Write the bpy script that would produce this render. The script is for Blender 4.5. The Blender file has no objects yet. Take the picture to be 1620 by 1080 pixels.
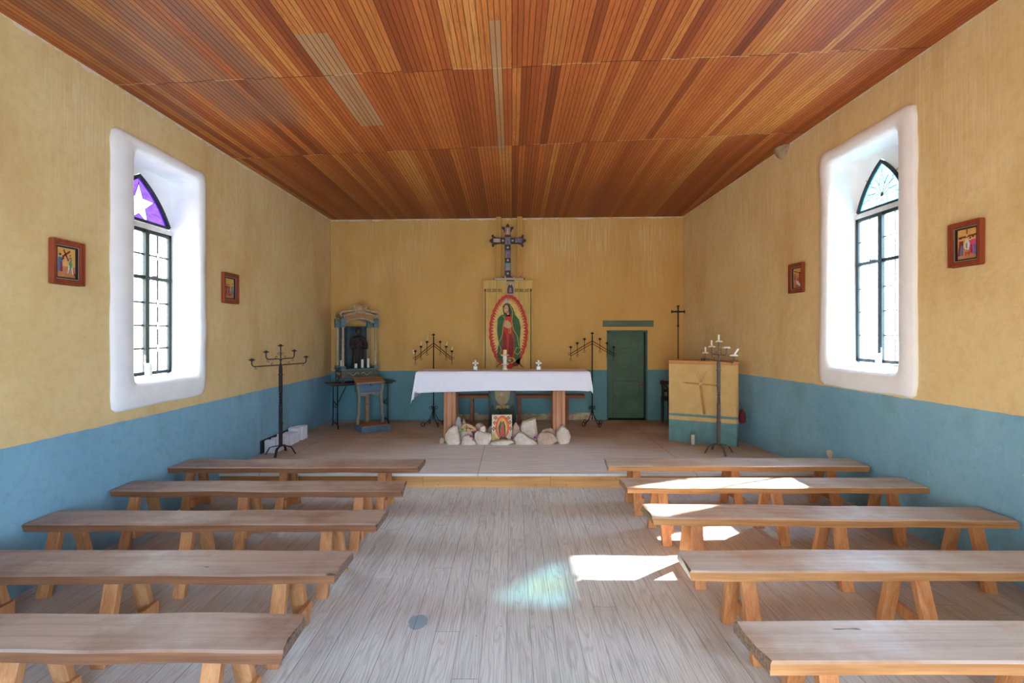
import bpy, bmesh, math, random
from mathutils import Vector, Matrix, noise as mnoise
PI = math.pi
random.seed(7)
SC = bpy.context.scene
COL = SC.collection

# ---------------------------------------------------------------- camera
F = 765.0                                  # focal length in px of a 1620 px wide frame
cam = bpy.data.cameras.new('camera'); camo = bpy.data.objects.new('camera', cam); COL.objects.link(camo)
camo.location = (0, 0, 1.73); camo.rotation_euler = (PI/2, 0, 0)
cam.sensor_width = 36; cam.lens = F/1620*36; cam.shift_y = -13/1620; cam.clip_start = .05
SC.camera = camo
SC.view_settings.view_transform = 'Standard'; SC.view_settings.look = 'None'
SC.view_settings.gamma = 1; SC.view_settings.use_curve_mapping = False
SC.view_settings.exposure = 1.5
# ---------------------------------------------------------------- daylight
w = bpy.data.worlds.new('daylight'); SC.world = w; w.use_nodes = True
nt = w.node_tree; nt.nodes.clear()
tc = nt.nodes.new('ShaderNodeTexCoord'); sx = nt.nodes.new('ShaderNodeSeparateXYZ')
cr = nt.nodes.new('ShaderNodeValToRGB'); bg = nt.nodes.new('ShaderNodeBackground'); wo = nt.nodes.new('ShaderNodeOutputWorld')
mr = nt.nodes.new('ShaderNodeMapRange'); mr.inputs[1].default_value = -1; mr.inputs[2].default_value = 1
nt.links.new(tc.outputs['Generated'], sx.inputs[0]); nt.links.new(sx.outputs[2], mr.inputs[0])
nt.links.new(mr.outputs[0], cr.inputs[0]); mx = nt.nodes.new('ShaderNodeMapRange'); mx.inputs[1].default_value = -.35; mx.inputs[2].default_value = .35; nt.links.new(sx.outputs[0], mx.inputs[0])
tint = nt.nodes.new('ShaderNodeMix'); tint.data_type = 'RGBA'; nt.links.new(mx.outputs[0], tint.inputs[0])
tint.inputs[6].default_value = (.98, .90, .80, 1); tint.inputs[7].default_value = (.80, .98, 1.16, 1)   # sunlit houses on one side, open sky on the other
mul = nt.nodes.new('ShaderNodeMix'); mul.data_type = 'RGBA'; mul.blend_type = 'MULTIPLY'; mul.inputs[0].default_value = 1
nt.links.new(cr.outputs[0], mul.inputs[6]); nt.links.new(tint.outputs[2], mul.inputs[7]); nt.links.new(mul.outputs[2], bg.inputs[0]); nt.links.new(bg.outputs[0], wo.inputs[0])
cr.color_ramp.elements[0].position = 0; cr.color_ramp.elements[0].color = (.62, .60, .56, 1)
cr.color_ramp.elements[1].position = 1; cr.color_ramp.elements[1].color = (.45, .66, 1, 1)
for p, c in ((.47, (.72, .72, .72, 1)), (.52, (.80, .91, 1.0, 1)), (.72, (.62, .80, 1, 1))):
    e = cr.color_ramp.elements.new(p); e.color = c
bg.inputs[1].default_value = 8.0
sun = bpy.data.lights.new('sun', 'SUN'); suno = bpy.data.objects.new('sun', sun); COL.objects.link(suno)
sun.energy = 38; sun.angle = math.radians(1.6); sun.color = (1, .95, .86)
suno.rotation_euler = Vector((-1.11, -.50, -1)).to_track_quat('-Z', 'Y').to_euler()
suno.location = (8, 4, 6)
def portal(loc, sx_, sy_, direction):
    l = bpy.data.lights.new('portal', 'AREA'); o = bpy.data.objects.new('portal', l); COL.objects.link(o)
    l.shape = 'RECTANGLE'; l.size = sx_; l.size_y = sy_; l.cycles.is_portal = True
    o.location = loc; o.rotation_euler = Vector(direction).to_track_quat('-Z', 'Z').to_euler()
portal((-3.60, 4.61, 2.28), .84, 1.96, (1, 0, 0)); portal((3.79, 4.865, 2.47), .78, 2.12, (-1, 0, 0))
portal((-3.60, 1.41, 2.28), .84, 1.96, (1, 0, 0)); portal((3.79, 1.415, 2.47), .78, 2.12, (-1, 0, 0))
portal((0, -1.5, 1.15), 2.0, 2.3, (0, 1, 0))
try:
    SC.cycles.use_denoising = True; SC.cycles.sample_clamp_indirect = 6; SC.cycles.max_bounces = 10
    SC.cycles.diffuse_bounces = 6; SC.cycles.transparent_max_bounces = 12
    SC.cycles.caustics_reflective = False; SC.cycles.caustics_refractive = False
except Exception: pass

# ---------------------------------------------------------------- node material helpers
class NM:
    def __init__(s, name):
        s.m = bpy.data.materials.new(name); s.m.use_nodes = True; s.t = s.m.node_tree; s.t.nodes.clear()
        s.out = s.n('ShaderNodeOutputMaterial'); s.b = s.n('ShaderNodeBsdfPrincipled'); s.l(s.b.outputs[0], s.out.inputs[0])
    def n(s, t, **k):
        x = s.t.nodes.new(t)
        for a, v in k.items(): setattr(x, a, v)
        return x
    def l(s, a, b): s.t.links.new(a, b)
    def put(s, sock, v):
        if hasattr(v, 'is_output'): s.l(v, sock)
        elif isinstance(v, (tuple, list)) and len(v) == 3 and sock.type == 'RGBA': sock.default_value = (*v, 1)
        else: sock.default_value = v
    def math(s, op, a, b=0, c=0, clamp=False):
        x = s.n('ShaderNodeMath', operation=op, use_clamp=clamp)
        for i, v in enumerate((a, b, c)): s.put(x.inputs[i], v)
        return x.outputs[0]
    def mix(s, f, a, b, mode='MIX'):
        x = s.n('ShaderNodeMix', data_type='RGBA', blend_type=mode)
        s.put(x.inputs[0], f); s.put(x.inputs[6], a); s.put(x.inputs[7], b); return x.outputs[2]
    def pos(s, world=False):
        if world: o = s.n('ShaderNodeNewGeometry').outputs['Position']
        else: o = s.n('ShaderNodeTexCoord').outputs['Object']
        sp = s.n('ShaderNodeSeparateXYZ'); s.l(o, sp.inputs[0]); return o, sp.outputs
    def vec(s, x, y, z):
        c = s.n('ShaderNodeCombineXYZ'); s.put(c.inputs[0], x); s.put(c.inputs[1], y); s.put(c.inputs[2], z); return c.outputs[0]
    def scl(s, v, sc):
        m = s.n('ShaderNodeMapping'); s.l(v, m.inputs[0]); m.inputs['Scale'].default_value = sc; return m.outputs[0]
    def noise(s, v, scale=5, detail=3, rough=.5, dist=0):
        x = s.n('ShaderNodeTexNoise'); s.l(v, x.inputs['Vector']); x.inputs['Scale'].default_value = scale
        x.inputs['Detail'].default_value = detail; x.inputs['Roughness'].default_value = rough; x.inputs['Distortion'].default_value = dist
        return x.outputs[0]
    def white(s, v, dim='1D'):
        x = s.n('ShaderNodeTexWhiteNoise', noise_dimensions=dim)
        s.l(v, x.inputs['W' if dim == '1D' else 'Vector']); return x.outputs[0]
    def step(s, v, a, b, lo=0, hi=1):
        x = s.n('ShaderNodeMapRange'); s.put(x.inputs[0], v)
        for i, q in enumerate((a, b, lo, hi)): s.put(x.inputs[i+1], q)
        return x.outputs[0]
    def ramp(s, f, stops):
        x = s.n('ShaderNodeValToRGB'); s.l(f, x.inputs[0]); e = x.color_ramp.elements
        e[0].position, e[0].color = stops[0][0], (*stops[0][1], 1); e[1].position, e[1].color = stops[-1][0], (*stops[-1][1], 1)
        for p, c in stops[1:-1]: q = e.new(p); q.color = (*c, 1)
        return x.outputs[0]
    def bump(s, h, strength=.2, dist=.01):
        x = s.n('ShaderNodeBump'); s.l(h, x.inputs['Height']); x.inputs['Strength'].default_value = strength
        x.inputs['Distance'].default_value = dist; s.l(x.outputs[0], s.b.inputs['Normal'])
    def fin(s, col, rough=.7, metal=0, spec=.5):
        s.put(s.b.inputs['Base Color'], col); s.put(s.b.inputs['Roughness'], rough); s.b.inputs['Metallic'].default_value = metal
        s.b.inputs['Specular IOR Level'].default_value = spec
        return s.m
_c = {}
def sr(r, g, b):                            # 8-bit sRGB -> linear
    return tuple(((v/255+.055)/1.055)**2.4 if v > 10 else v/255/12.92 for v in (r, g, b))
def plain(name, col, rough=.7, metal=0, var=.12, scale=9, bump=0):
    if name in _c: return _c[name]
    k = NM(name); o, _ = k.pos(); n = k.noise(o, scale, 4)
    c = k.mix(k.step(n, .3, .7), tuple(v*(1-var) for v in col), tuple(min(1, v*(1+var)) for v in col))
    if bump: k.bump(k.noise(o, scale*4, 4), bump, .004)
    _c[name] = k.fin(c, rough, metal); return _c[name]
def wood(name, dark, light, axis=0, scale=1.0, rough=.6, worn=None, seedobj=True, spec=.4):
    if name in _c: return _c[name]
    k = NM(name); o, s = k.pos()
    if seedobj:
        r = k.n('ShaderNodeObjectInfo').outputs['Random']; r = k.math('MULTIPLY', r, 37.0)
        v = k.n('ShaderNodeVectorMath', operation='ADD'); k.l(o, v.inputs[0]); k.l(k.vec(r, r, r), v.inputs[1]); o = v.outputs[0]
    sc = [22*scale]*3; sc[axis] = 1.3*scale
    g = k.scl(o, sc)
    a = k.noise(g, 1.0, 5, .6, .6); sc2 = [110*scale]*3; sc2[axis] = 2.2*scale
    fine = k.noise(k.scl(o, sc2), 1, 3, .6)
    f = k.math('ADD', k.math('MULTIPLY', a, .7), k.math('MULTIPLY', fine, .35))
    c = k.mix(k.step(f, .36, .68), dark, light)
    blot = k.noise(o, 3.5, 3)
    c = k.mix(k.step(blot, .35, .75, 0, .35), c, tuple(x*.62 for x in dark))
    if worn:
        nz = k.n('ShaderNodeSeparateXYZ'); k.l(k.n('ShaderNodeTexCoord').outputs['Normal'], nz.inputs[0])
        m = k.math('MULTIPLY', k.step(nz.outputs[2], .6, .9), k.step(k.noise(o, 2.2, 5, .65), .38, .56, .42, .96))
        wc = k.mix(k.step(f, .38, .66), tuple(x*.72 for x in worn), worn)
        kn = k.noise(k.scl(o, (4, 9, 9)), 1, 2); wc = k.mix(k.step(kn, .70, .76, 0, .55), wc, tuple(x*.4 for x in worn))
        c = k.mix(m, c, wc)
        c = k.mix(k.step(k.math('ABSOLUTE', nz.outputs[0]), .6, .8, 0, .85), c, k.mix(k.step(fine, .4, .6), sr(84, 68, 58), sr(136, 116, 98)))
        gz = k.noise(k.scl(o, (5, 16, 16)), 1, 2, .5, .3); c = k.mix(k.step(gz, .74, .77, 0, .85), c, sr(50, 42, 46))
    k.bump(f, .35, .004)
    _c[name] = k.fin(c, rough, 0, spec); return _c[name]

# ---------------------------------------------------------------- mesh helpers
class MB:
    def __init__(s): s.bm = bmesh.new(); s.mi = 0
    def _faces(s, fs):
        for f in fs: f.material_index = s.mi
    def box(s, c, size, rot=None, taper=None):
        sx_, sy_, sz_ = (v/2 for v in size); vs = []
        R = rot if isinstance(rot, Matrix) else (Matrix.Rotation(rot, 3, 'Z') if rot else Matrix.Identity(3))
        for z in (-1, 1):
            k = 1 if (z < 0 or not taper) else taper
            for x, y in ((-1, -1), (1, -1), (1, 1), (-1, 1)):
                vs.append(s.bm.verts.new(Vector(c)+R@Vector((x*sx_*k, y*sy_*k, z*sz_))))
        fs = [s.bm.faces.new([vs[i] for i in q]) for q in ((3,2,1,0),(4,5,6,7),(0,1,5,4),(1,2,6,5),(2,3,7,6),(3,0,4,7))]
        s._faces(fs); return s
    def bar(s, a, b, wx, wy, up=(0, 0, 1)):                 # beam from a to b, section wx (sideways) x wy
        a, b = Vector(a), Vector(b); d = (b-a); L = d.length; d.normalize(); u = Vector(up)
        if abs(d.dot(u)) > .98: u = Vector((0, 1, 0))
        x = d.cross(u).normalized(); y = x.cross(d).normalized()
        R = Matrix((x, y, d)).transposed()
        return s.box((a+b)/2, (wx, wy, L), R)
    def tube(s, pts, r, n=8, square=False, closed=False, taper=None):
        pts = [Vector(p) for p in pts]; N = len(pts); rings = []; up = Vector((0, 0, 1)); prev = None
        if square: n = 4
        for i, p in enumerate(pts):
            if closed: d = pts[(i+1) % N]-pts[i-1]
            else: d = (pts[min(i+1, N-1)]-pts[max(i-1, 0)])
            d.normalize()
            if prev is None:
                h = Vector((0, 1, 0)) if abs(d.y) < .9 else Vector((1, 0, 0)); x = (h-d*h.dot(d)).normalized()
            else: x = (prev-d*prev.dot(d)).normalized()
            prev = x; y = d.cross(x)
            rr = r if not isinstance(r, (list, tuple)) else r[i]
            off = PI/4 if square else 0; q = rr*(1.414 if square else 1)
            rings.append([s.bm.verts.new(p+(x*math.cos(2*PI*j/n+off)+y*math.sin(2*PI*j/n+off))*q) for j in range(n)])
        fs = []
        for i in range(N if closed else N-1):
            A, B = rings[i], rings[(i+1) % N]
            for j in range(n): fs.append(s.bm.faces.new((A[j], A[(j+1) % n], B[(j+1) % n], B[j])))
        if not closed: fs.append(s.bm.faces.new(rings[0][::-1])); fs.append(s.bm.faces.new(rings[-1]))
        s._faces(fs); return s
    def lathe(s, prof, c=(0, 0, 0), n=20, sx=1, sy=1, M=None):
        c = Vector(c); rings = []
        T = (lambda v: c+(M@v)) if M else (lambda v: c+v)
        for r, z in prof:
            if r < 1e-5: rings.append([s.bm.verts.new(T(Vector((0, 0, z))))])
            else: rings.append([s.bm.verts.new(T(Vector((math.cos(2*PI*j/n)*r*sx, math.sin(2*PI*j/n)*r*sy, z)))) for j in range(n)])
        fs = []
        for A, B in zip(rings, rings[1:]):
            for j in range(n):
                j2 = (j+1) % n
                if len(A) == 1 and len(B) == 1: break
                if len(A) == 1: fs.append(s.bm.faces.new((A[0], B[j2], B[j])))
                elif len(B) == 1: fs.append(s.bm.faces.new((A[j], A[j2], B[0])))
                else: fs.append(s.bm.faces.new((A[j], A[j2], B[j2], B[j])))
        if len(rings[0]) > 1: fs.append(s.bm.faces.new(rings[0][::-1]))
        if len(rings[-1]) > 1: fs.append(s.bm.faces.new(rings[-1]))
        s._faces(fs); return s
    def prism(s, poly, o, ux, uy, depth, n=None):           # polygon in plane (o, ux, uy) pushed by vector depth
        o, ux, uy, depth = Vector(o), Vector(ux), Vector(uy), Vector(depth)
        A = [s.bm.verts.new(o+ux*x+uy*y) for x, y in poly]; B = [s.bm.verts.new(v.co+depth) for v in A]
        fs = [s.bm.faces.new(A[::-1]), s.bm.faces.new(B)]
        for i in range(len(A)): j = (i+1) % len(A); fs.append(s.bm.faces.new((A[i], A[j], B[j], B[i])))
        s._faces(fs); return s
    def quad(s, *ps):
        s._faces([s.bm.faces.new([s.bm.verts.new(Vector(p)) for p in ps])]); return s
    def grid(s, fn, nu, nv, close_u=False):
        V = [[s.bm.verts.new(Vector(fn(i, j))) for j in range(nv)] for i in range(nu)]; fs = []
        for i in range(nu if close_u else nu-1):
            for j in range(nv-1):
                i2 = (i+1) % nu; fs.append(s.bm.faces.new((V[i][j], V[i2][j], V[i2][j+1], V[i][j+1])))
        s._faces(fs); return s
    def build(s, name, mats, parent=None, smooth=False, bevel=0, loc=None, angle=40, thick=0, subsurf=0, seg=2):
        bmesh.ops.remove_doubles(s.bm, verts=s.bm.verts, dist=1e-6)
        bmesh.ops.recalc_face_normals(s.bm, faces=s.bm.faces)
        me = bpy.data.meshes.new(name); s.bm.to_mesh(me); s.bm.free()
        for m in (mats if isinstance(mats, (list, tuple)) else [mats]): me.materials.append(m)
        o = bpy.data.objects.new(name, me); COL.objects.link(o)
        if smooth:
            for p in me.polygons: p.use_smooth = True
            try: me.set_sharp_from_angle(angle=math.radians(angle))
            except Exception: pass
        if thick: m = o.modifiers.new('t', 'SOLIDIFY'); m.thickness = thick; m.offset = 0
        if bevel: m = o.modifiers.new('b', 'BEVEL'); m.width = bevel; m.segments = seg; m.limit_method = 'ANGLE'; m.angle_limit = math.radians(35)
        if subsurf: m = o.modifiers.new('s', 'SUBSURF'); m.levels = m.render_levels = subsurf
        if parent: o.parent = parent
        if loc: o.location = loc
        return o
def tag(o, label=None, cat=None, group=None, kind=None):
    if label: o['label'] = label
    if cat: o['category'] = cat
    if group: o['group'] = group
    if kind: o['kind'] = kind
    return o
def thing(name, loc, label, cat, rz=0, group=None, kind=None):
    o = bpy.data.objects.new(name, None); COL.objects.link(o); o.empty_display_size = .1
    o.location = loc; o.rotation_euler = (0, 0, rz); return tag(o, label, cat, group, kind)
def copy_tree(o, loc=None, rz=None, label=None, parent=None):
    c = o.copy(); COL.objects.link(c); c.parent = parent
    if loc is not None: c.location = loc
    if rz is not None: c.rotation_euler = (0, 0, rz)
    if label: c['label'] = label
    for ch in list(o.children): copy_tree(ch, parent=c)
    return c
def arc(c, r, a0, a1, n, plane='xz', end=None):
    out = []
    for i in range(n+1):
        t = i/n; a = a0+(a1-a0)*t; q = r if end is None else r+(end-r)*t
        u, v = math.cos(a)*q, math.sin(a)*q
        out.append(Vector(c)+(Vector((u, 0, v)) if plane == 'xz' else Vector((0, u, v)) if plane == 'yz' else Vector((u, v, 0))))
    return out
def turned(pts, rz): R = Matrix.Rotation(rz, 3, 'Z'); return [R@Vector(p) for p in pts]
def ellipse(cx, cy, rx, ry, n=24, wob=0, k=0): return [(cx+math.cos(2*PI*i/n)*rx*(1+wob*math.cos(k*2*PI*i/n)), cy+math.sin(2*PI*i/n)*ry*(1+wob*math.cos(k*2*PI*i/n))) for i in range(n)]

# ================================================================ SETTING
STG, D, YS = .163, 8.75, 5.424            # stage height, back wall, stage front edge
XL = -3.27
_xw = [(-3, 3.46), (5.5, 3.46), (6.2, 3.43), (6.75, 3.375), (7.4, 3.28), (8.1, 3.18), (8.75, 3.09), (9, 3.05)]
def xw(y):
    for (a, b), (c, d) in zip(_xw, _xw[1:]):
        if y <= c: return b+(d-b)*(y-a)/(c-a)
    return _xw[-1][1]
def zr(y): return 1.74+.687*xw(y)
def zc(x, y): t = (x-XL)/(xw(y)-XL); return 3.80+(zr(y)-3.80)*t

def wall_mat(name, side):
    k = NM(name); o, p = k.pos(True)
    x, y, z = p
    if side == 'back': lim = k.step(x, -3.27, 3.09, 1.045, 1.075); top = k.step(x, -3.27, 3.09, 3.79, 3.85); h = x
    elif side == 'left': lim = k.math('ADD', .99, 0); top = k.math('ADD', 3.79, 0); h = y
    elif side == 'right': lim = k.step(y, 3, 8, 1.17, 1.13); top = k.math('ADD', k.math('MULTIPLY', x, .687), 1.735); h = y
    else: lim = k.math('ADD', 1.02, 0); top = k.math('ADD', 3.9, 0); h = x
    edge = k.math('MULTIPLY', k.math('SUBTRACT', k.noise(o, 6, 4), .5), .02)
    blue = k.math('LESS_THAN', k.math('ADD', z, edge), lim)
    n1 = k.noise(o, 1.3, 4, .6); n2 = k.noise(o, 14, 4, .65)
    yel = k.mix(k.step(n1, .3, .7), *((sr(214, 172, 100), sr(222, 182, 112)) if side == 'back' else (sr(218, 190, 134), sr(226, 204, 154))))  # deeper ochre on the back wall paints in its dimmer, warmer bounce light
    yel = k.mix(k.step(n2, .45, .75, 0, .35), yel, sr(202, 164, 104))
    # pale vertical water runs from the eaves
    g = k.noise(k.vec(k.math('MULTIPLY', h, 55), k.math('MULTIPLY', z, 1.6), 0), 1, 3, .6)
    patch = k.noise(k.vec(k.math('MULTIPLY', h, 1.4), k.math('MULTIPLY', z, .7), 3.3), 1, 2)
    hi = k.step(z, 2.2, 3.3)
    run = k.math('MULTIPLY', k.math('MULTIPLY', k.step(g, .48, .66), k.step(patch, .36 if side == 'back' else .46, .60)), hi)
    yel = k.mix(k.math('MULTIPLY', run, .62 if side == 'back' else .42), yel, sr(236, 222, 190))
    # brown weathering
    br = k.math('MULTIPLY', k.step(k.noise(k.vec(k.math('MULTIPLY', h, 2.2), k.math('MULTIPLY', z, .55), 9), 1, 4, .6), .5, .72), .45)
    yel = k.mix(br, yel, sr(192, 146, 86))
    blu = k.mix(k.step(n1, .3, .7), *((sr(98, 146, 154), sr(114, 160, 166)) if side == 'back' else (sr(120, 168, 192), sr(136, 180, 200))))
    blu = k.mix(k.step(n2, .5, .75, 0, .4), blu, sr(98, 142, 160))
    chip = k.step(k.noise(o, 38, 2, .5), .74, .76)
    blu = k.mix(k.math('MULTIPLY', chip, .7), blu, sr(196, 208, 204))
    stain = k.math('MULTIPLY', k.step(k.noise(k.vec(k.math('MULTIPLY', h, 1.6), k.math('MULTIPLY', z, 1.1), 5), 1, 3), .55, .7), .35)
    blu = k.mix(stain, blu, sr(86, 122, 112))
    c = k.mix(blue, yel, blu)
    c = k.mix(k.math('MULTIPLY', k.step(k.noise(o, 55, 2), .755, .765), .5), c, sr(120, 84, 50))
    if side == 'back':                      # bare adobe at the foot of the wall behind the altar
        m = k.math('MULTIPLY', k.step(x, -1.15, -1.1), k.step(x, 1.45, 1.5, 1, 0))
        m = k.math('MULTIPLY', m, k.math('LESS_THAN', k.math('ADD', z, k.math('MULTIPLY', k.math('SUBTRACT', k.noise(o, 9, 4), .5), .14)), .275))
        c = k.mix(m, c, k.mix(k.step(n2, .4, .6), sr(176, 150, 110), sr(205, 190, 160)))
    if side == 'right':                     # bare plaster spot
        m = k.math('LESS_THAN', k.math('ADD', k.math('ADD', k.math('POWER', k.math('SUBTRACT', y, 5.27), 2), k.math('POWER', k.math('SUBTRACT', z, .415), 2)),
            k.math('MULTIPLY', k.math('SUBTRACT', k.noise(o, 18, 3), .5), .006)), .0022)
        c = k.mix(m, c, sr(205, 190, 170))
    # crumbled white plaster along the ceiling line
    rag = k.math('GREATER_THAN', k.math('ADD', z, k.math('MULTIPLY', k.math('SUBTRACT', k.noise(o, 7, 5, .7), .42), .16)), k.math('SUBTRACT', top, .012))
    c = k.mix(rag, c, sr(226, 216, 196))
    k.bump(k.math('ADD', k.math('MULTIPLY', k.noise(o, 2.2, 3), 2.5), k.math('MULTIPLY', n2, .5)), .35, .02)
    return k.fin(c, .85, 0, .25)

def ceiling_mat():
    k = NM('ceiling_boards'); o, (x, y, z) = k.pos(True)
    W = .082; u = k.math('DIVIDE', x, W); bid = k.math('FLOOR', u); fr = k.math('FRACT', u)
    grp = k.math('FLOOR', k.math('DIVIDE', bid, 3))
    # runs of boards between the joists; some boards jump a joint
    r0 = k.white(k.math('ADD', bid, .37)); r0g = k.white(k.math('ADD', grp, 11.2))
    seg = k.math('ADD', k.math('ADD', k.math('GREATER_THAN', y, 4.0), k.math('GREATER_THAN', y, 5.68)), k.math('ADD', k.math('GREATER_THAN', y, 2.4), k.math('GREATER_THAN', y, .6)))
    mid = k.math('GREATER_THAN', y, k.math('ADD', 4.0, k.math('MULTIPLY', k.math('GREATER_THAN', r0g, .8), 1.68)))
    rb = k.white(k.vec(bid, seg, 1), '3D'); rg = k.white(k.vec(grp, seg, 7), '3D')
    tone = k.math('ADD', k.math('MULTIPLY', rb, .65), k.math('MULTIPLY', rg, .35))
    base = k.ramp(tone, [(0, sr(120, 54, 28)), (.25, sr(168, 84, 42)), (.5, sr(196, 108, 52)), (.75, sr(214, 138, 68)), (1, sr(226, 164, 94))])
    gv = k.vec(k.math('ADD', k.math('MULTIPLY', x, 24), k.math('MULTIPLY', rb, 90)), k.math('MULTIPLY', y, 1.1), bid)
    dis = k.noise(gv, 1, 3, .55, .4)
    rings = k.math('SINE', k.math('MULTIPLY', k.math('ADD', k.math('MULTIPLY', x, 22), k.math('MULTIPLY', dis, 5.5)), 11))
    base = k.mix(k.step(rings, .2, .9, 0, .45), base, sr(120, 58, 26))
    fine = k.noise(k.vec(k.math('MULTIPLY', x, 260), k.math('MULTIPLY', y, 4), 1), 1, 2); base = k.mix(k.step(fine, .5, .75, 0, .25), base, sr(112, 56, 28))
    # unstained greyish replacement boards
    def rect(x0, x1, y0, y1):
        a = k.math('MULTIPLY', k.math('GREATER_THAN', x, x0), k.math('LESS_THAN', x, x1))
        return k.math('MULTIPLY', a, k.math('MULTIPLY', k.math('GREATER_THAN', y, y0), k.math('LESS_THAN', y, y1)))
    gn = k.step(k.noise(k.vec(k.math('MULTIPLY', x, 8), k.math('MULTIPLY', y, .9), 2), 1, 4), .3, .6, .45, .9)
    pale = k.math('MAXIMUM', rect(-1.558, -1.312, 3.45, 4.98), rect(-.164, -.082, 3.4, 5.9))
    pale = k.math('MAXIMUM', pale, rect(.902, .984, .5, 2.4))
    base = k.mix(k.math('MULTIPLY', pale, gn), base, sr(178, 142, 104))
    mv = k.math('MULTIPLY', k.math('MULTIPLY', k.step(x, -3.3, -3.0), k.step(x, -2.0, -1.9, 1, 0)), k.math('MULTIPLY', k.step(y, 2.0, 2.4), k.step(y, 4.6, 5.0, 1, 0)))
    mv = k.math('MULTIPLY', mv, k.step(k.noise(k.vec(k.math('MULTIPLY', x, 5), k.math('MULTIPLY', y, .8), 4), 1, 3), .36, .56, 0, .75))
    base = k.mix(mv, base, sr(146, 104, 82))
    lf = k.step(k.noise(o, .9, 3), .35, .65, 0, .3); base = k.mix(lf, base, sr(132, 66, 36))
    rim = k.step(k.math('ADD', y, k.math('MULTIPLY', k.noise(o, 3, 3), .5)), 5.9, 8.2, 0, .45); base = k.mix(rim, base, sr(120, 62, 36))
    # bead groove mid-board and gap between boards
    gr1 = k.step(k.math('ABSOLUTE', k.math('SUBTRACT', fr, .5)), .03, .055, 1, 0)
    gr0 = k.step(k.math('MINIMUM', fr, k.math('SUBTRACT', 1, fr)), .02, .055, 1, 0)
    gr = k.math('MAXIMUM', k.math('MULTIPLY', gr1, .8), gr0)
    jo = None
    for yy in (2.4, 4.0, 5.68):
        q = k.step(k.math('ABSOLUTE', k.math('SUBTRACT', y, k.math('ADD', yy, k.math('MULTIPLY', k.math('SUBTRACT', r0, .5), .03)))), .003, .009, 1, 0)
        jo = q if jo is None else k.math('MAXIMUM', jo, q)
    jcol = k.mix(k.math('GREATER_THAN', r0g, .5), sr(70, 34, 18), sr(206, 170, 130))
    base = k.mix(k.math('MULTIPLY', jo, .8), base, jcol)
    base = k.mix(k.math('MULTIPLY', gr, .72), base, sr(62, 28, 14))
    k.bump(k.math('SUBTRACT', 1, gr), .6, .006)
    return k.fin(base, .5, 0, .35)

def floor_mat():
    k = NM('floor_planks'); o, (x, y, z) = k.pos(True)
    W = .137; u = k.math('DIVIDE', k.math('ADD', x, .03), W); bid = k.math('FLOOR', u); fr = k.math('FRACT', u)
    rb = k.white(bid); yy = k.math('DIVIDE', k.math('ADD', y, k.math('MULTIPLY', rb, 9)), 3.1)
    seg = k.math('FLOOR', yy); fy = k.math('FRACT', yy)
    r2 = k.white(k.vec(bid, seg, 3), '3D')
    xo = k.math('ADD', x, k.math('MULTIPLY', r2, 40)); yo = k.math('ADD', y, k.math('MULTIPLY', r2, 17))
    low = k.noise(k.vec(k.math('MULTIPLY', xo, 7), k.math('MULTIPLY', yo, .75), 0), 1, 2, .5)
    rings = k.math('SINE', k.math('MULTIPLY', k.math('ADD', k.math('MULTIPLY', xo, 1.6), k.math('MULTIPLY', low, .62)), 150))
    fine = k.noise(k.vec(k.math('MULTIPLY', xo, 150), k.math('MULTIPLY', yo, 3.0), 0), 1, 3, .6)
    c = k.mix(r2, sr(206, 213, 212), sr(220, 226, 225))
    c = k.mix(k.step(rings, .3, 1, 0, .30), c, sr(152, 150, 148))
    c = k.mix(k.step(fine, .46, .66, 0, .50), c, sr(136, 134, 132))
    wear = k.noise(o, 1.6, 5, .65); ax = k.math('ABSOLUTE', k.math('ADD', x, .1))
    side = k.math('MULTIPLY', k.step(ax, .75, 1.5), k.step(wear, .32, .55, .35, .95))
    c = k.mix(k.math('MULTIPLY', side, .45), c, sr(176, 142, 116))
    scuff = k.step(k.noise(k.vec(k.math('MULTIPLY', x, 9), k.math('MULTIPLY', y, 2.5), 8), 1, 5, .7), .55, .75, 0, .35)
    c = k.mix(scuff, c, sr(150, 140, 134))
    # dried blue paint spill
    dd = k.math('ADD', k.math('POWER', k.math('SUBTRACT', x, -.565), 2), k.math('POWER', k.math('MULTIPLY', k.math('SUBTRACT', y, 2.90), .75), 2))
    dd = k.math('ADD', dd, k.math('MULTIPLY', k.math('SUBTRACT', k.noise(o, 22, 3), .5), .004))
    c = k.mix(k.math('LESS_THAN', dd, .0034), c, sr(146, 170, 186))
    knot = k.step(k.noise(o, 11, 1), .80, .82); c = k.mix(knot, c, sr(110, 92, 80))
    gap = k.math('MAXIMUM', k.step(k.math('MINIMUM', fr, k.math('SUBTRACT', 1, fr)), 0.006, .020, 1, 0), k.step(fy, .0005, .0018, 1, 0))
    gap = k.math('MULTIPLY', gap, k.step(k.noise(k.vec(k.math('MULTIPLY', bid, 3.1), k.math('MULTIPLY', y, .8), 0), 1, 2), .3, .6, .45, 1))
    c = k.mix(k.math('MULTIPLY', gap, .7), c, sr(84, 76, 72))
    k.bump(k.math('SUBTRACT', k.math('MULTIPLY', fine, .25), gap), .35, .004)
    return k.fin(c, .62, 0, .35)

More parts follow.
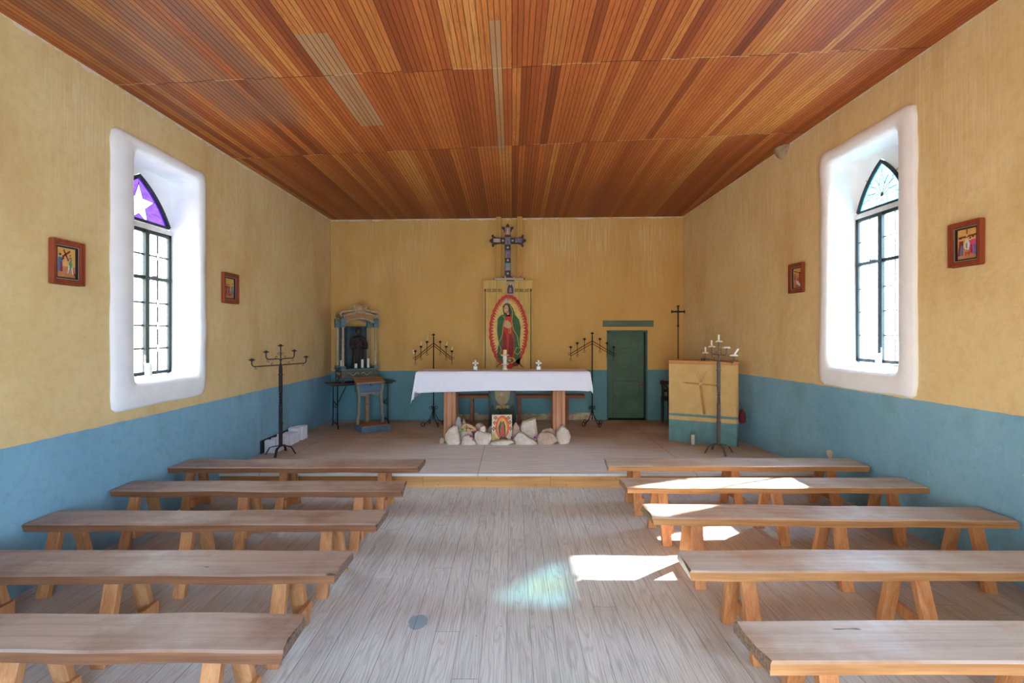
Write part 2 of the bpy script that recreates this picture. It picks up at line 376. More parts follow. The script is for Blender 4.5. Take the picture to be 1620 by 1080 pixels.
def stage_mat():
    k = NM('stage_plywood'); o, (x, y, z) = k.pos(True)
    W = 1.22; H = 2.44
    u = k.math('DIVIDE', k.math('ADD', x, .38), H); iu = k.math('FLOOR', u)
    v = k.math('DIVIDE', k.math('ADD', k.math('SUBTRACT', y, YS), k.math('MULTIPLY', k.math('MODULO', k.math('ABSOLUTE', iu), 2), .6)), W)
    r = k.white(k.vec(iu, k.math('FLOOR', v), 2), '3D')
    g = k.noise(k.vec(k.math('MULTIPLY', x, 2.2), k.math('MULTIPLY', y, 30), r), 1, 4, .6, .7)
    c = k.mix(r, sr(214, 216, 215), sr(226, 227, 226)); c = k.mix(k.step(g, .42, .7, 0, .42), c, sr(168, 160, 152))
    worn = k.math('MULTIPLY', k.step(k.math('ADD', y, k.math('MULTIPLY', k.math('ABSOLUTE', x), .45)), 6.9, 7.9), k.step(k.noise(o, 1.5, 4), .3, .6, .5, 1))
    c = k.mix(k.math('MULTIPLY', worn, .75), c, sr(164, 128, 94))
    s1 = k.math('FRACT', u); s2 = k.math('FRACT', v)
    gap = k.math('MAXIMUM', k.step(k.math('MINIMUM', s1, k.math('SUBTRACT', 1, s1)), .0008, .0022, 1, 0), k.step(k.math('MINIMUM', s2, k.math('SUBTRACT', 1, s2)), .002, .0045, 1, 0))
    c = k.mix(k.math('MULTIPLY', gap, .65), c, sr(84, 62, 44))
    k.bump(g, .15, .003)
    return k.fin(c, .7, 0, .3)

# floor, stage, ceiling
mb = MB(); mb.box((0.1, 2.02, -.06), (7.4, 7.04, .12)); tag(mb.build('floor', floor_mat()), kind='structure')
st = thing('floor_stage', (0, 0, 0), None, None, kind='structure')
mb = MB(); mb.box((0, (YS+D+.1)/2-.01, STG-.013), (7.0, D+.1-YS+.04, .026)); mb.build('stage_deck', stage_mat(), st)
mb = MB(); mb.box((0, (YS+.03+D)/2, .065), (7.0, D-YS-.03, .13)); mb.build('stage_leak_filler', plain('leak_filler_dark', sr(90, 66, 44)), st)  # solid filler added behind the risers to stop light leaking through
pine = wood('pine_edge', sr(178, 126, 72), sr(214, 166, 108), 0, .8, .6)
for a, b in ((-3.30, -1.0), (-.997, .43), (.433, 1.9), (1.903, 3.47)):
    mb = MB(); mb.box(((a+b)/2, YS+.014, .069), (b-a, .026, .138)); rb_ = mb.build('riser_board', pine, st)
    m2 = MB()
    for q in range(3):
        xx = a+(b-a)*(.12+.38*q); m2.lathe([(0, 0), (.0055, 0), (.0055, -.001)], (xx, YS+.0005, .03+.07*((q*7) % 2)), 8, M=Matrix.Rotation(PI/2, 3, 'X'))
    m2.build('screw', plain('screw_dark', (.03, .025, .02), .5), rb_)
mb = MB()
ys = [-1.5, -1, 1, 3, 4.5, 5.5, 6.2, 6.75, 7.4, 8.1, 8.75, 8.9]
def cfn(i, j):
    y = ys[i]; x = XL-.05+(xw(y)+.1-XL)*j/10; return (x, y, zc(x, y))
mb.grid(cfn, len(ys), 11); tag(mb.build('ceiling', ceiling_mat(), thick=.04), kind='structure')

ZT = 4.35
def wall_side(name, side, holes, m):
    """inner skin of a side wall, its surface following fx(y), with rectangular window holes"""
    mb = MB(); fx = (lambda y: XL) if side < 0 else xw
    yy = sorted(set([-1.5, -1.2, -.3, 3, 5.5, 6.2, 6.75, 7.4, 8.1, 8.75]+[h[0] for h in holes]+[h[1] for h in holes]))
    zz = sorted(set([-.1, .6, 1.0, 2.2, 3.4, ZT]+[h[2] for h in holes]+[h[3] for h in holes]))
    V = {}
    for y in yy:
        for z in zz: V[y, z] = mb.bm.verts.new((fx(y), y, z))
    for a, b in zip(yy, yy[1:]):
        for c, d in zip(zz, zz[1:]):
            if any(h[0]-1e-6 <= a and b <= h[1]+1e-6 and h[2]-1e-6 <= c and d <= h[3]+1e-6 for h in holes): continue
            f = mb.bm.faces.new((V[a, c], V[b, c], V[b, d], V[a, d]))
    return tag(mb.build(name, m), kind='structure')
#           outer band y0,y1,z0,z1 (near,far)         inner opening             glass
WL = dict(out=(3.93, 5.13, 1.08, 3.425), inn=(4.18, 5.01, 1.30, 3.315), xg=-3.56, g=(4.20, 5.025), sill=1.325, spring=2.80, apex=3.255, ptop=2.735, bar=2.27, wx=XL, s=-1)
WR = dict(out=(4.12, 5.40, 1.16, 3.715), inn=(4.325, 5.25, 1.375, 3.56), xg=3.75, g=(4.56, 5.245), sill=1.43, spring=3.01, apex=3.50, ptop=2.955, bar=2.467, wx=3.46, s=1)
def moved(W, dy):
    q = dict(W); q['out'] = (W['out'][0]+dy, W['out'][1]+dy, *W['out'][2:]); q['inn'] = (W['inn'][0]+dy, W['inn'][1]+dy, *W['inn'][2:]); q['g'] = (W['g'][0]+dy, W['g'][1]+dy); return q
WL2, WR2 = moved(WL, -3.2), moved(WR, -3.45)  # out-of-frame copies, added as fill light for the near end
def hole(W): a, b = W['out'], W['inn']; return tuple((p+q)/2 for p, q in zip(a, b))
wall_side('wall_left', -1, [hole(WL), hole(WL2)], wall_mat('wall_paint_left', 'left'))
wall_side('wall_right', 1, [hole(WR), hole(WR2)], wall_mat('wall_paint_right', 'right'))

white_pl = None
def plaster():
    k = NM('white_plaster'); o, p = k.pos(True); n = k.noise(o, 5, 4, .6)
    c = k.mix(k.step(n, .3, .7), sr(238, 240, 244), sr(246, 248, 250))
    c = k.mix(k.math('MULTIPLY', k.step(k.noise(o, 30, 3), .74, .76), .5), c, sr(170, 150, 130))
    k.bump(k.noise(o, 7, 3), .25, .02); return k.fin(c, .85, 0, .2)
white_pl = plaster()
def rect_loop(r, n=18, rad=.05):
    """points round a rectangle y0,y1,z0,z1 with equal counts per side and soft corners"""
    y0, y1, z0, z1 = r; P = []
    cs = [(y0, z0), (y1, z0), (y1, z1), (y0, z1)]
    for i in range(4):
        a, b = Vector(cs[i]), Vector(cs[(i+1) % 4]); d = (b-a).normalized()
        for j in range(n): t = j/n; P.append(a+(b-a)*t)
    # round the corners by averaging
    N = len(P); ww = max(1, int(rad*5))
    for _ in range(ww): P = [(P[i-1]+P[i]*2+P[(i+1) % N])/4 for i in range(N)]
    return P
def surround(W, name):
    mb = MB(); s = W['s']; wx = W['wx']; O = rect_loop(W['out'], 20, .25); I = rect_loop(W['inn'], 20, .12); G = rect_loop((W['g'][0]-.04, W['g'][1]+.012, W['sill']-.01, W['inn'][3]), 20, .1)
    rows = [(0, .01), (.02, -.018), (.10, -.034), (.45, -.042), (.78, -.036), (.93, -.016), (1.0, .02), (1.01, .06)]
    N = len(O); D1 = abs(W['xg']-wx)+.01
    def fn(i, j):
        if j < len(rows):
            t, dx = rows[j]; p = O[i].lerp(I[i], t); w_ = mnoise.noise(Vector((p.x*3.1, p.y*3.1, s*5)))
            wob = (.022*w_ if 0 < t < .9 else .012*w_)*(1 if j else 1)
            q = (I[i]-O[i]).normalized()*wob if j < 5 else Vector((0, 0))
            return (wx+s*(dx+.006*w_), p.x+q.x, p.y+q.y)
        t = (j-len(rows)+1)/4; p = I[i].lerp(G[i], t); return (wx+s*(.06+(D1-.06)*t), p.x, p.y)
    mb.grid(fn, N, len(rows)+4, close_u=True)
    # wall round the pointed head
    y0, y1 = W['g']; yc = (y0+y1)/2; A = arch_pts(W, 10); xa = W['xg']+s*.012
    zt = W['inn'][3]+.03
    for (p, q) in zip(A, A[1:]):
        mb.quad((xa-s*.012, p[0], p[1]), (xa-s*.012, q[0], q[1]), (xa-s*.012, q[0], zt), (xa-s*.012, p[0], zt))
    mb.quad((xa-s*.012, y0-.15, W['sill']-.1), (xa-s*.012, y0, W['sill']-.1), (xa-s*.012, y0, zt), (xa-s*.012, y0-.15, zt))
    mb.quad((xa-s*.012, y1, W['sill']-.1), (xa-s*.012, y1+.15, W['sill']-.1), (xa-s*.012, y1+.15, zt), (xa-s*.012, y1, zt))
    o = mb.build(name, white_pl, smooth=True, angle=60); return tag(o, kind='structure')
def arch_pts(W, n=10, inset=0, z0=None):
    """pointed arch from spring (near) over apex to spring (far): list of (y, z)"""
    y0, y1 = W['g'][0]+inset, W['g'][1]-inset; yc = (y0+y1)/2; hw = yc-y0; zs = W['spring'] if z0 is None else z0; h = W['apex']-inset*1.5-zs
    P = []; L = math.hypot(hw, h); bx, bz = -h/L*.075*L, hw/L*.075*L
    for i in range(n+1): t = i/n; q = 4*t*(1-t); P.append((y0+hw*t+bx*q, zs+h*t+bz*q))
    return P+[(y1-(p[0]-y0), p[1]) for p in P[-2::-1]]
def glass_mat(name, col, clear=.9, glossy=.06, tex=0):
    if name in _c: return _c[name]
    k = NM(name); t = k.n('ShaderNodeBsdfTransparent'); tl = k.n('ShaderNodeBsdfTranslucent'); g = k.n('ShaderNodeBsdfGlossy'); g.inputs['Roughness'].default_value = .08
    o, _ = k.pos(); n = k.noise(k.scl(o, (3, 3, 9)), 3, 3, .6, 1.5)
    c = k.mix(k.step(n, .35, .65), tuple(v*(1-tex) for v in col), col)
    k.l(c, t.inputs[0]); k.l(c, tl.inputs[0])
    m1 = k.n('ShaderNodeMixShader'); m1.inputs[0].default_value = 1-clear; k.l(t.outputs[0], m1.inputs[1]); k.l(tl.outputs[0], m1.inputs[2])
    m2 = k.n('ShaderNodeMixShader'); m2.inputs[0].default_value = glossy; k.l(m1.outputs[0], m2.inputs[1]); k.l(g.outputs[0], m2.inputs[2])
    k.l(m2.outputs[0], k.out.inputs[0]); _c[name] = k.m; return k.m
steel = plain('dark_steel', sr(34, 44, 44), .5, .3, .2)
steel2 = plain('teal_steel', sr(52, 74, 76), .5, .2, .2)
lead = plain('window_lead', sr(70, 66, 66), .6, .3)
clear_g = glass_mat('clear_pane', (.93, .96, .96), .93, .05, .05)
def window(W, name, style, mull):
    root = thing(name, (W['xg'], 0, 0), None, None, kind='structure'); s = W['s']
    y0, y1 = W['g']; z0, zp, zb = W['sill'], W['ptop'], W['bar']; fw = .032
    mb = MB()
    mb.box((0, y0+fw/2, (z0+zp)/2), (.04, fw, zp-z0)); mb.box((0, y1-fw/2, (z0+zp)/2), (.04, fw, zp-z0))
    mb.box((0, (y0+y1)/2, z0+fw/2), (.04, y1-y0, fw)); mb.box((0, (y0+y1)/2, zp-fw/2), (.04, y1-y0, fw))
    mb.box((-s*.004, (y0+y1)/2, zb), (.045, y1-y0, .034)); mb.box((-s*.006, mull, (z0+zp)/2), (.05, .05, zp-z0))
    mb.build('window_frame', steel, root, bevel=.004)
    mb = MB(); mb.box((-s*.028, mull+.004, zb), (.02, .06, .028)); mb.tube([(-s*.04, mull-.02, zb-.005), (-s*.055, mull+.03, zb+.012), (-s*.055, mull+.09, zb+.018)], .007)
    mb.build('latch', steel2, root, smooth=True)
    mb = MB(); mb.box((0, (y0+y1)/2, zp+.03), (.05, y1-y0+.01, .05)); mb.build('transom', plain('white_transom', sr(214, 212, 210), .6), root, bevel=.006)
    A = arch_pts(W, 12, .014, W['spring']+.012)
    mb = MB(); mb.tube([(0, a, b) for a, b in A], .016, square=True); mb.tube([(0, A[0][0], A[0][1]), (0, A[-1][0], A[-1][1])], .014, square=True)
    mb.build('arch_frame', steel, root)
    # panes with leading
    for (a, b) in ((y0+fw, mull-.025), (mull+.025, y1-fw)):
        for (c, d, rows) in ((z0+fw, zb-.017, 4), (zb+.017, zp-fw, 2)):
            mb = MB(); mb.box((0, (a+b)/2, (c+d)/2), (.004, b-a, d-c)); pn = mb.build('pane', clear_g, root)
            mb = MB(); ym = (a+b)/2; gs = [c+(d-c)*i/rows for i in range(1, rows)]; r = .0095 if s < 0 else .006; dm = .032
            for e, zz in enumerate(gs):
                mb.tube([(0, a, zz), (0, ym-dm*.6, zz)], r, 5); mb.tube([(0, ym+dm*.6, zz), (0, b, zz)], r, 5)
                mb.tube([(0, ym-dm*.6, zz), (0, ym, zz+dm), (0, ym+dm*.6, zz), (0, ym, zz-dm)], r, 5, closed=True)
            st_ = [c]+[v for q in gs for v in (q-dm, q+dm)]+[d]
            for i in range(0, len(st_), 2): mb.tube([(0, ym, st_[i]), (0, ym, st_[i+1])], r, 5)
            mb.build('leading', lead, pn)
    # stained glass head
    A = arch_pts(W, 12, .026, W['spring']+.024); yc = (y0+y1)/2; zm = W['spring']+.16; H = W['apex']-W['spring']; hw = (y1-y0)/2
    if style == 'star':
        cols = [glass_mat('violet_glass', (.042, .016, .22), .8, .03, .5), glass_mat('white_glass', (.2, .2, .24), .85, .04, .1), glass_mat('jewel_glass', (1, .95, 1), .97, .03)]
        star = [(math.sin(2*PI*i/10)*(.20 if i % 2 == 0 else .085), math.cos(2*PI*i/10)*(.20 if i % 2 == 0 else .085)) for i in range(10)]
    else:
        cols = [glass_mat('sea_glass', (.045, .14, .18), .36, .03, .3), glass_mat('leaf_glass', (.10, .20, .14), .36, .03, .3), glass_mat('jewel_glass', (1, .95, 1), .97, .03)]
        star = []
        for i in range(14):
            a = 2*PI*i/14; rr = (.19 if i % 2 == 0 else .075)*(1.15 if i in (0,) else 1); star.append((math.sin(a)*rr, math.cos(a)*rr))
    mb = MB(); mb.mi = 0; n = len(star); cen = (yc, zm)
    # ring of glass between star and arch: fan each arch/base point to the nearest star outline point
    loop = list(A); base = [(A[-1][0]+(A[0][0]-A[-1][0])*i/8, A[0][1]) for i in range(1, 8)]; loop += base
    def raystar(ang):
        best = 0
        for i in range(n):
            p, q = Vector(star[i]), Vector(star[(i+1) % n]); d = Vector((math.cos(ang), math.sin(ang))); e = q-p
            den = d.x*e.y-d.y*e.x
            if abs(den) < 1e-9: continue
            t = (p.x*e.y-p.y*e.x)/den; u = (p.x*d.y-p.y*d.x)/den
            if t > 0 and -1e-6 <= u <= 1+1e-6: best = max(best, t)
        return best
    L = len(loop); fine_ = []
    for i in range(L):
        p, q = Vector(loop[i]), Vector(loop[(i+1) % L])
        for j in range(4): fine_.append(p.lerp(q, j/4))
    ringv = []
    for p in fine_:
        ang = math.atan2(p.y-cen[1], p.x-cen[0]); t = min(raystar(ang), (p-Vector(cen)).length*.93); ringv.append((Vector(cen)+Vector((math.cos(ang), math.sin(ang)))*t, p))
    M_ = len(ringv); VI = [mb.bm.verts.new((0, a.x, a.y)) for a, b in ringv]; VO = [mb.bm.verts.new((0, b.x, b.y)) for a, b in ringv]
    for i in range(M_): j = (i+1) % M_; f = mb.bm.faces.new((VI[i], VI[j], VO[j], VO[i])); f.material_index = 0
    vc = mb.bm.verts.new((0, cen[0], cen[1]))
    for i in range(M_): j = (i+1) % M_; f = mb.bm.faces.new((VI[i], VI[j], vc)); f.material_index = 1
    gl = mb.build('stained_glass', cols, root)
    mb = MB(); r = .0034
    S = [(0, cen[0]+a, cen[1]+b) for a, b in star]; mb.tube(S, r, 5, closed=True)
    for i in range(0, n, 2):
        a, b = star[i]; ang = math.atan2(b, a); v = Vector((math.cos(ang), math.sin(ang))); p = Vector(cen)+v*math.hypot(a, b); q = p+v*.09
        if q.y < W['spring']+.02 or abs(q.x-yc) > hw*.9 or q.y > W['apex']-.06: q = p+v*.02
        mb.tube([(0, p.x, p.y), (0, q.x, q.y)], r, 5)
    if style == 'leaf':
        for i in range(7): a = PI*(.08+.14*i); mb.tube([(0, cen[0], cen[1]-.05), (0, cen[0]+math.cos(a)*.1, cen[1]-.03+math.sin(a)*.13), (0, cen[0]+math.cos(a)*.2, cen[1]-.04+math.sin(a)*.2)], r*1.2, 5)
    mb.build('leading', lead, gl)
    return root
for W, wn, tn, stl, mu in ((WL, 'window_1', 'trim_1', 'star', 4.69), (WR, 'window_2', 'trim_2', 'leaf', 4.895), (WL2, 'added_window_3', 'added_trim_3', 'star', 1.49), (WR2, 'added_window_4', 'added_trim_4', 'leaf', 1.45)):  # second pair is unseen, added to brighten the room near the camera
    surround(W, tn); window(W, wn, stl, mu)

# back wall with the doorway recess, and the unseen entrance wall behind the camera, its opening sized for fill light
DX0, DX1, DZ1, DR = 1.716, 2.453, 1.785, .19
mb = MB(); xs = [-3.35, -1.5, 0, DX0, DX1, 3.2]; zz = [-.1, STG, DZ1, 3.0, ZT]
for a, b in zip(xs, xs[1:]):
    for c, d in zip(zz, zz[1:]):
        if a == DX0 and d <= DZ1+1e-6: continue
        mb.quad((a, D, c), (b, D, c), (b, D, d), (a, D, d))
mb.quad((DX0, D, 0), (DX0, D+DR+.1, 0), (DX0, D+DR+.1, DZ1), (DX0, D, DZ1)); mb.quad((DX1, D, 0), (DX1, D+DR+.1, 0), (DX1, D+DR+.1, DZ1), (DX1, D, DZ1))
mb.quad((DX0, D, DZ1), (DX1, D, DZ1), (DX1, D+DR+.1, DZ1), (DX0, D+DR+.1, DZ1)); mb.quad((DX0-.1, D+DR+.06, 0), (DX1+.1, D+DR+.06, 0), (DX1+.1, D+DR+.06, DZ1+.1), (DX0-.1, D+DR+.06, DZ1+.1))
mb.quad((DX0, D, STG), (DX1, D, STG), (DX1, D+DR+.1, STG), (DX0, D+DR+.1, STG))
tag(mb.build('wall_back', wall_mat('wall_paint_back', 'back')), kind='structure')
mb = MB()
for a, b, c, d in ((-3.35, -1.0, -.1, ZT), (1.0, 3.6, -.1, ZT), (-1.0, 1.0, 2.3, ZT)): mb.box(((a+b)/2, -1.45, (c+d)/2), (b-a, .1, d-c))
tag(mb.build('wall_front', wall_mat('wall_paint_front', 'front')), kind='structure')

# sacristy door
green = plain('green_paint', sr(72, 104, 80), .5, 0, .18, 4, .1)
dr = thing('door_1', (DX0, D, STG), None, None, kind='structure'); dw = DX1-DX0
gj = wood('jamb_paint', sr(58, 92, 92), sr(84, 120, 116), 2, 1, .6)
mb = MB(); mb.box((.016, .06, .81), (.03, .13, 1.61)); mb.box((dw-.016, .06, .81), (.03, .13, 1.61)); mb.box((dw/2, .06, 1.605), (dw, .13, .03)); mb.build('door_frame', gj, dr, bevel=.003)
mb = MB(); mb.box((dw/2-.005, .125, .80), (dw-.07, .03, 1.565)); H5 = 1.46
df = mb.build('door_leaf', green, dr)
mb = MB(); x0, x1 = .04, dw-.045
for a, b in ((x0, x0+.085), (x1-.085, x1)): mb.box(((a+b)/2, .1005, .80), (b-a, .022, 1.56))
for i in range(6): zz_ = .04+i*(1.49/5)+.02; mb.box((dw/2, .1005, zz_), (x1-x0-.17, .0215, .07 if 0 < i < 5 else .09))
mb.build('panel_moulding', green, dr, bevel=.004)
mb = MB(); R_ = Matrix.Rotation(PI/2, 3, 'X'); mb.lathe([(.018, 0), (.02, .004), (.009, .012), (.009, .03), (.024, .038), (.027, .052), (.018, .064), (0, .067)], (dw-.10, .099, .60), 16, M=R_); mb.build('door_knob', plain('brass_knob', sr(176, 120, 70), .35, .7), dr, smooth=True)
mb = MB(); mb.box((2.10, D-.004, 1.905), (.915, .03, .115)); tag(mb.build('trim_5', wood('lintel_paint', sr(84, 104, 84), sr(120, 140, 116), 0, 1.2, .8), bevel=.008), kind='structure')

# ================================================================ BENCHES
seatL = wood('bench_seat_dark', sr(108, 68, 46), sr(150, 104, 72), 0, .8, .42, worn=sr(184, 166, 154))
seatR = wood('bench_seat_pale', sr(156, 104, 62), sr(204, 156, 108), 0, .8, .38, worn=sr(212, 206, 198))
legw = wood('bench_leg', sr(168, 106, 62), sr(208, 150, 100), 2, 1, .6)
def bench_seat(L, wd, seed, notch=0):
    rnd = random.Random(seed); mb = MB(); n = 26; th = .052
    rows = []
    def edge(sd):
        a = [rnd.uniform(-1, 1) for _ in range(6)]
        return [sd*(wd/2)+.007*sum(a[k]*math.sin((k+1)*1.7*i/n*PI+k*sd) for k in range(4))/1.5 for i in range(n+1)]
    e0, e1 = edge(-1), edge(1); z0 = [.003*math.sin(i*.7+seed) for i in range(n+1)]
    def fn(i, j):
        x = -L/2+L*i/n
        skew = .022*math.sin(seed*2.3) if i in (0, n) else 0
        ring = [(e0[i], -th), (e0[i]-.002, -.008), (e0[i]+.008, 0), (e0[i]+wd*.3, 0), (e1[i]-wd*.3, -.001), (e1[i]-.008, 0), (e1[i]+.002, -.008), (e1[i], -th)]
        y, z = ring[j]; return (x+skew*(y/wd)+(.008*math.sin(j*2.1+seed) if i in (0, n) else 0), y, z+z0[i]*(.5 if z > -.02 else 1))
    R = []
    for i in range(n+1): R.append([mb.bm.verts.new(Vector(fn(i, j))) for j in range(8)])
    for i in range(n):
        for j in range(8): k = (j+1) % 8; mb.bm.faces.new((R[i][j], R[i+1][j], R[i+1][k], R[i][k]))
    mb.bm.faces.new(R[0]); mb.bm.faces.new(R[-1][::-1])
    return mb
HB = .46
def make_bench(x0, x1, yf, yb, xs, label, seed, rz=0, group='low plank benches in two columns', wd=None):
    xc, yc = (x0+x1)/2, (yf+yb)/2
    t = thing('wooden_bench', (xc, yc, 0), label, 'bench', rz, group)
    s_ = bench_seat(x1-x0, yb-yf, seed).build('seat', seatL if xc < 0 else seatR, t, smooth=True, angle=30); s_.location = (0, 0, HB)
    rnd = random.Random(seed+50)
    for x in xs:
        x -= xc; j = rnd.uniform(-.02, .02)
        for sd in (-1, 1):
            mb = MB(); top = Vector((x+j*.3, sd*.075, HB-.052)); bot = Vector((x+rnd.uniform(-.015, .015), sd*.185, 0))
            d = (bot-top).normalized(); wx, wy = .078, .042
            vs = []
            for p in (bot, top):
                for a, b in ((-1, -1), (1, -1), (1, 1), (-1, 1)): vs.append(mb.bm.verts.new((p.x+a*wx/2, p.y+b*wy/2, p.z)))
            for q in ((3,2,1,0),(4,5,6,7),(0,1,5,4),(1,2,6,5),(2,3,7,6),(3,0,4,7)): mb.bm.faces.new([vs[i] for i in q])
            mb.build('leg', legw, t, bevel=.004)
        mb = MB(); mb.box((x+.052, 0, .12), (.026, .33, .07)); mb.build('stretcher', legw, t, bevel=.003)
    return t
LX = (-3.08, -2.19, -1.25); RX = (1.27, 2.24, 3.2)
B = [(-3.25, -.885, 4.58, 4.88, LX, 'brown plank bench on the left, against the stage front', 1, 0),
     (-3.25, -.90, 3.90, 4.17, LX, 'brown plank bench on the left, second from the stage', 2, 0),
     (-3.25, -.895, 3.22, 3.48, LX, 'brown plank bench on the left, third from the stage, reddish front edge', 3, 0),
     (-3.25, -.93, 2.545, 2.84, (-3.0, -2.15, -1.245), 'brown plank bench on the left with scratched peeling end, second nearest the camera', 4, 0),
     (-3.25, -.93, 1.935, 2.20, (-3.0, -2.05, -1.22), 'brown plank bench on the left with dark gouges, nearest the camera', 5, 0),
     (.93, 3.43, 4.63, 4.93, (1.2, 2.16, 3.1), 'pale topped plank bench on the right, against the stage front', 6, 0),
     (.945, 3.44, 3.99, 4.26, (1.26, 2.21, 3.17), 'plank bench on the right with its top blown bright by sun', 7, 0),
     (.968, 3.42, 3.30, 3.575, (1.29, 2.27, 3.2), 'slightly crooked plank bench on the right, its aisle end in sun', 8, -.026),
     (.965, 3.44, 2.58, 2.84, (1.28, 2.22, 3.2), 'plank bench on the right casting shadow on the large sun patch', 9, 0),
     (.993, 3.44, 1.87, 2.145, (1.25, 2.2, 3.2), 'plank bench on the right with dark sawn end, nearest the camera', 10, 0)]
for b in B: make_bench(*b[:7-1], b[6], b[7])

# ================================================================ ALTAR
altw = wood('altar_wood', sr(176, 118, 84), sr(206, 156, 122), 2, .8, .65)
alt = thing('altar_table', (-.13, 7.25, STG), 'heavy altar table on two thick pinkish wood legs under white cloth', 'table')
for xx, nm in ((-.91, 0), (.69, 1)):
    mb = MB(); a = .09
    mb.prism([(-a, 0), (-a+.03, -.012), (-a+.045, 0), (-a+.05, -.02), (.025, -.02), (.03, -.006), (.04, -.006), (.045, -.02), (a-.01, -.02), (a, -.01), (a, .30), (-a, .30)], (xx+.13, -.17, .0), (1, 0, 0), (0, 1, 0), (0, 0, .955))
    lg = mb.build('leg', altw, alt, bevel=.003)
mb = MB(); mb.box((0, 0, .978), (2.46, .48, .05)); mb.build('tabletop', altw, alt, bevel=.006)
mb = MB(); mb.box((0, .0, .90), (2.1, .06, .1)); mb.build('apron', altw, alt)

linen = NM('white_linen'); o, p = linen.pos(); wv = linen.noise(o, 9, 4, .6)
linen.bump(linen.math('ADD', wv, linen.math('MULTIPLY', linen.noise(o, 240, 1), .15)), .3, .012); linen = linen.fin(linen.mix(linen.step(wv, .3, .7), sr(228, 230, 244), sr(232, 234, 246)), .9, 0, .1)
def altar_cloth():
    x0, x1, y0, y1, zt = -1.377, 1.118, 7.0, 7.50, STG+1.009
    mb = MB(); nx, ny = 110, 46
    L0, L1, Lf, Lb = .40, .20, .29, .22
    X = [x0-L0+(x1-x0+L0+L1)*i/nx for i in range(nx+1)]; Y = [y0-Lf+(y1-y0+Lf+Lb)*j/ny for j in range(ny+1)]
    def fn(i, j):
        x, y = X[i], Y[j]
        if j == 0: y += .028*(1-((x+.15)/1.5)**2)+.012*math.sin(x*2.2)+ (-.02 if x < -.5 else 0)*(-.5-x)
        dx = x0-x if x < x0 else (x-x1 if x > x1 else 0); dy = y0-y if y < y0 else (y-y1 if y > y1 else 0)
        sx_ = -1 if x < x0 else 1; sy_ = -1 if y < y0 else 1
        bx, by = min(max(x, x0), x1), min(max(y, y0), y1); wr = mnoise.noise(Vector((x*3, y*3, 0)))
        if dx and dy:
            r = math.hypot(dx, dy); a = math.atan2(dy, dx)       # 0 = end, pi/2 = front
            fold = math.sin(2*a)**2
            h = r*(.07+.10*fold); ang = a*.9+.05
            return (bx+sx_*(math.cos(ang)*h+.012), by+sy_*(math.sin(ang)*h*.9+.012), zt-r*(.985-.10*fold))
        if dy:
            e = min(1, dy/.03); k = dy/max(Lf, .01)
            wave = .010*math.sin(x*7+1.3*math.sin(x*3))*k+.012*wr*k
            near = max(0, 1-min(x-x0, x1-x)/.25)
            return (bx, by+sy_*(.012*e+.05*k*k*near+wave+.015*k), zt-dy+.006*(1-e))
        if dx:
            e = min(1, dx/.03); k = dx/L0
            wave = .014*math.sin(y*16)*k
            return (bx+sx_*(.012*e+.055*k+wave), by, zt-dx*.98+.006*(1-e))
        return (x, y, zt+.006+.0015*wr)
    mb.grid(fn, nx+1, ny+1)
    o = mb.build('altar_cloth', linen, smooth=True, angle=75, thick=.003)
    return tag(o, 'long white cloth draped over the altar table, corners hanging', 'tablecloth')
altar_cloth()
ZA = STG+1.019
wax = plain('white_wax', sr(232, 228, 214), .5, 0, .04); waxy = plain('cream_wax', sr(226, 206, 150), .5, 0, .05)
ceram = plain('cream_ceramic', sr(214, 208, 192), .4, 0, .05)
t = thing('candle_holder', (-.105, 7.2, ZA), 'turned white candlestick standing at the middle of the altar', 'candle holder')
mb = MB(); mb.lathe([(.048, 0), (.05, .012), (.03, .022), (.022, .04), (.034, .052), (.022, .064), (.026, .074), (.056, .082), (.058, .092), (.024, .098), (.03, .12), (.026, .14), (.034, .152), (.030, .20), (.032, .21), (.062, .218), (.064, .228), (.03, .234), (.024, .244)], n=24); mb.build('stem', ceram, t, smooth=True, angle=50)
mb = MB(); mb.lathe([(.016, 0), (.027, .0), (.0275, .05), (.022, .058), (0, .054)], n=18); 
tag(mb.build('pillar_candle', waxy, smooth=True, loc=(-.105, 7.2, ZA+.244)), 'short yellowed candle stuck in the white altar candlestick', 'candle')
jarg = None
def jar_glass():
    k = NM('jar_glass'); g = k.n('ShaderNodeBsdfTransparent'); g.inputs[0].default_value = (.97, .98, .98, 1); h = k.n('ShaderNodeBsdfGlossy'); h.inputs['Roughness'].default_value = .12
    m = k.n('ShaderNodeMixShader'); lw = k.n('ShaderNodeLayerWeight'); lw.inputs[0].default_value = .06; k.l(lw.outputs['Facing'], m.inputs[0]); k.l(g.outputs[0], m.inputs[1]); k.l(h.outputs[0], m.inputs[2]); k.l(m.outputs[0], k.out.inputs[0]); return k.m
jarg = jar_glass()
for xx, lb in ((-.545, 'small clear glass cross votive at the left of the altar top'), (.395, 'small clear glass cross votive at the right of the altar top')):
    t = thing('glass_votive', (xx, 7.2, ZA), lb, 'candle holder', group='glass cross votives on the altar')
    mb = MB(); mb.box((0, 0, .03), (.062, .05, .06)); mb.build('cup', plain('frosted_glass', sr(196, 202, 204), .25, 0, .06), t, bevel=.008)
    mb = MB(); c = .105
    for a, b in ((.014, .045), (.045, .014)): mb.box((0, 0, c), (a*1.6, .016, b*1.7))
    for u, v in ((0, 1), (0, -1), (1, 0), (-1, 0)): mb.box((u*.034, 0, c+v*.034), (.026, .018, .02) if v else (.02, .018, .026))
    mb.build('cross', plain('frosted_glass', sr(196, 202, 204), .25), t, bevel=.004)

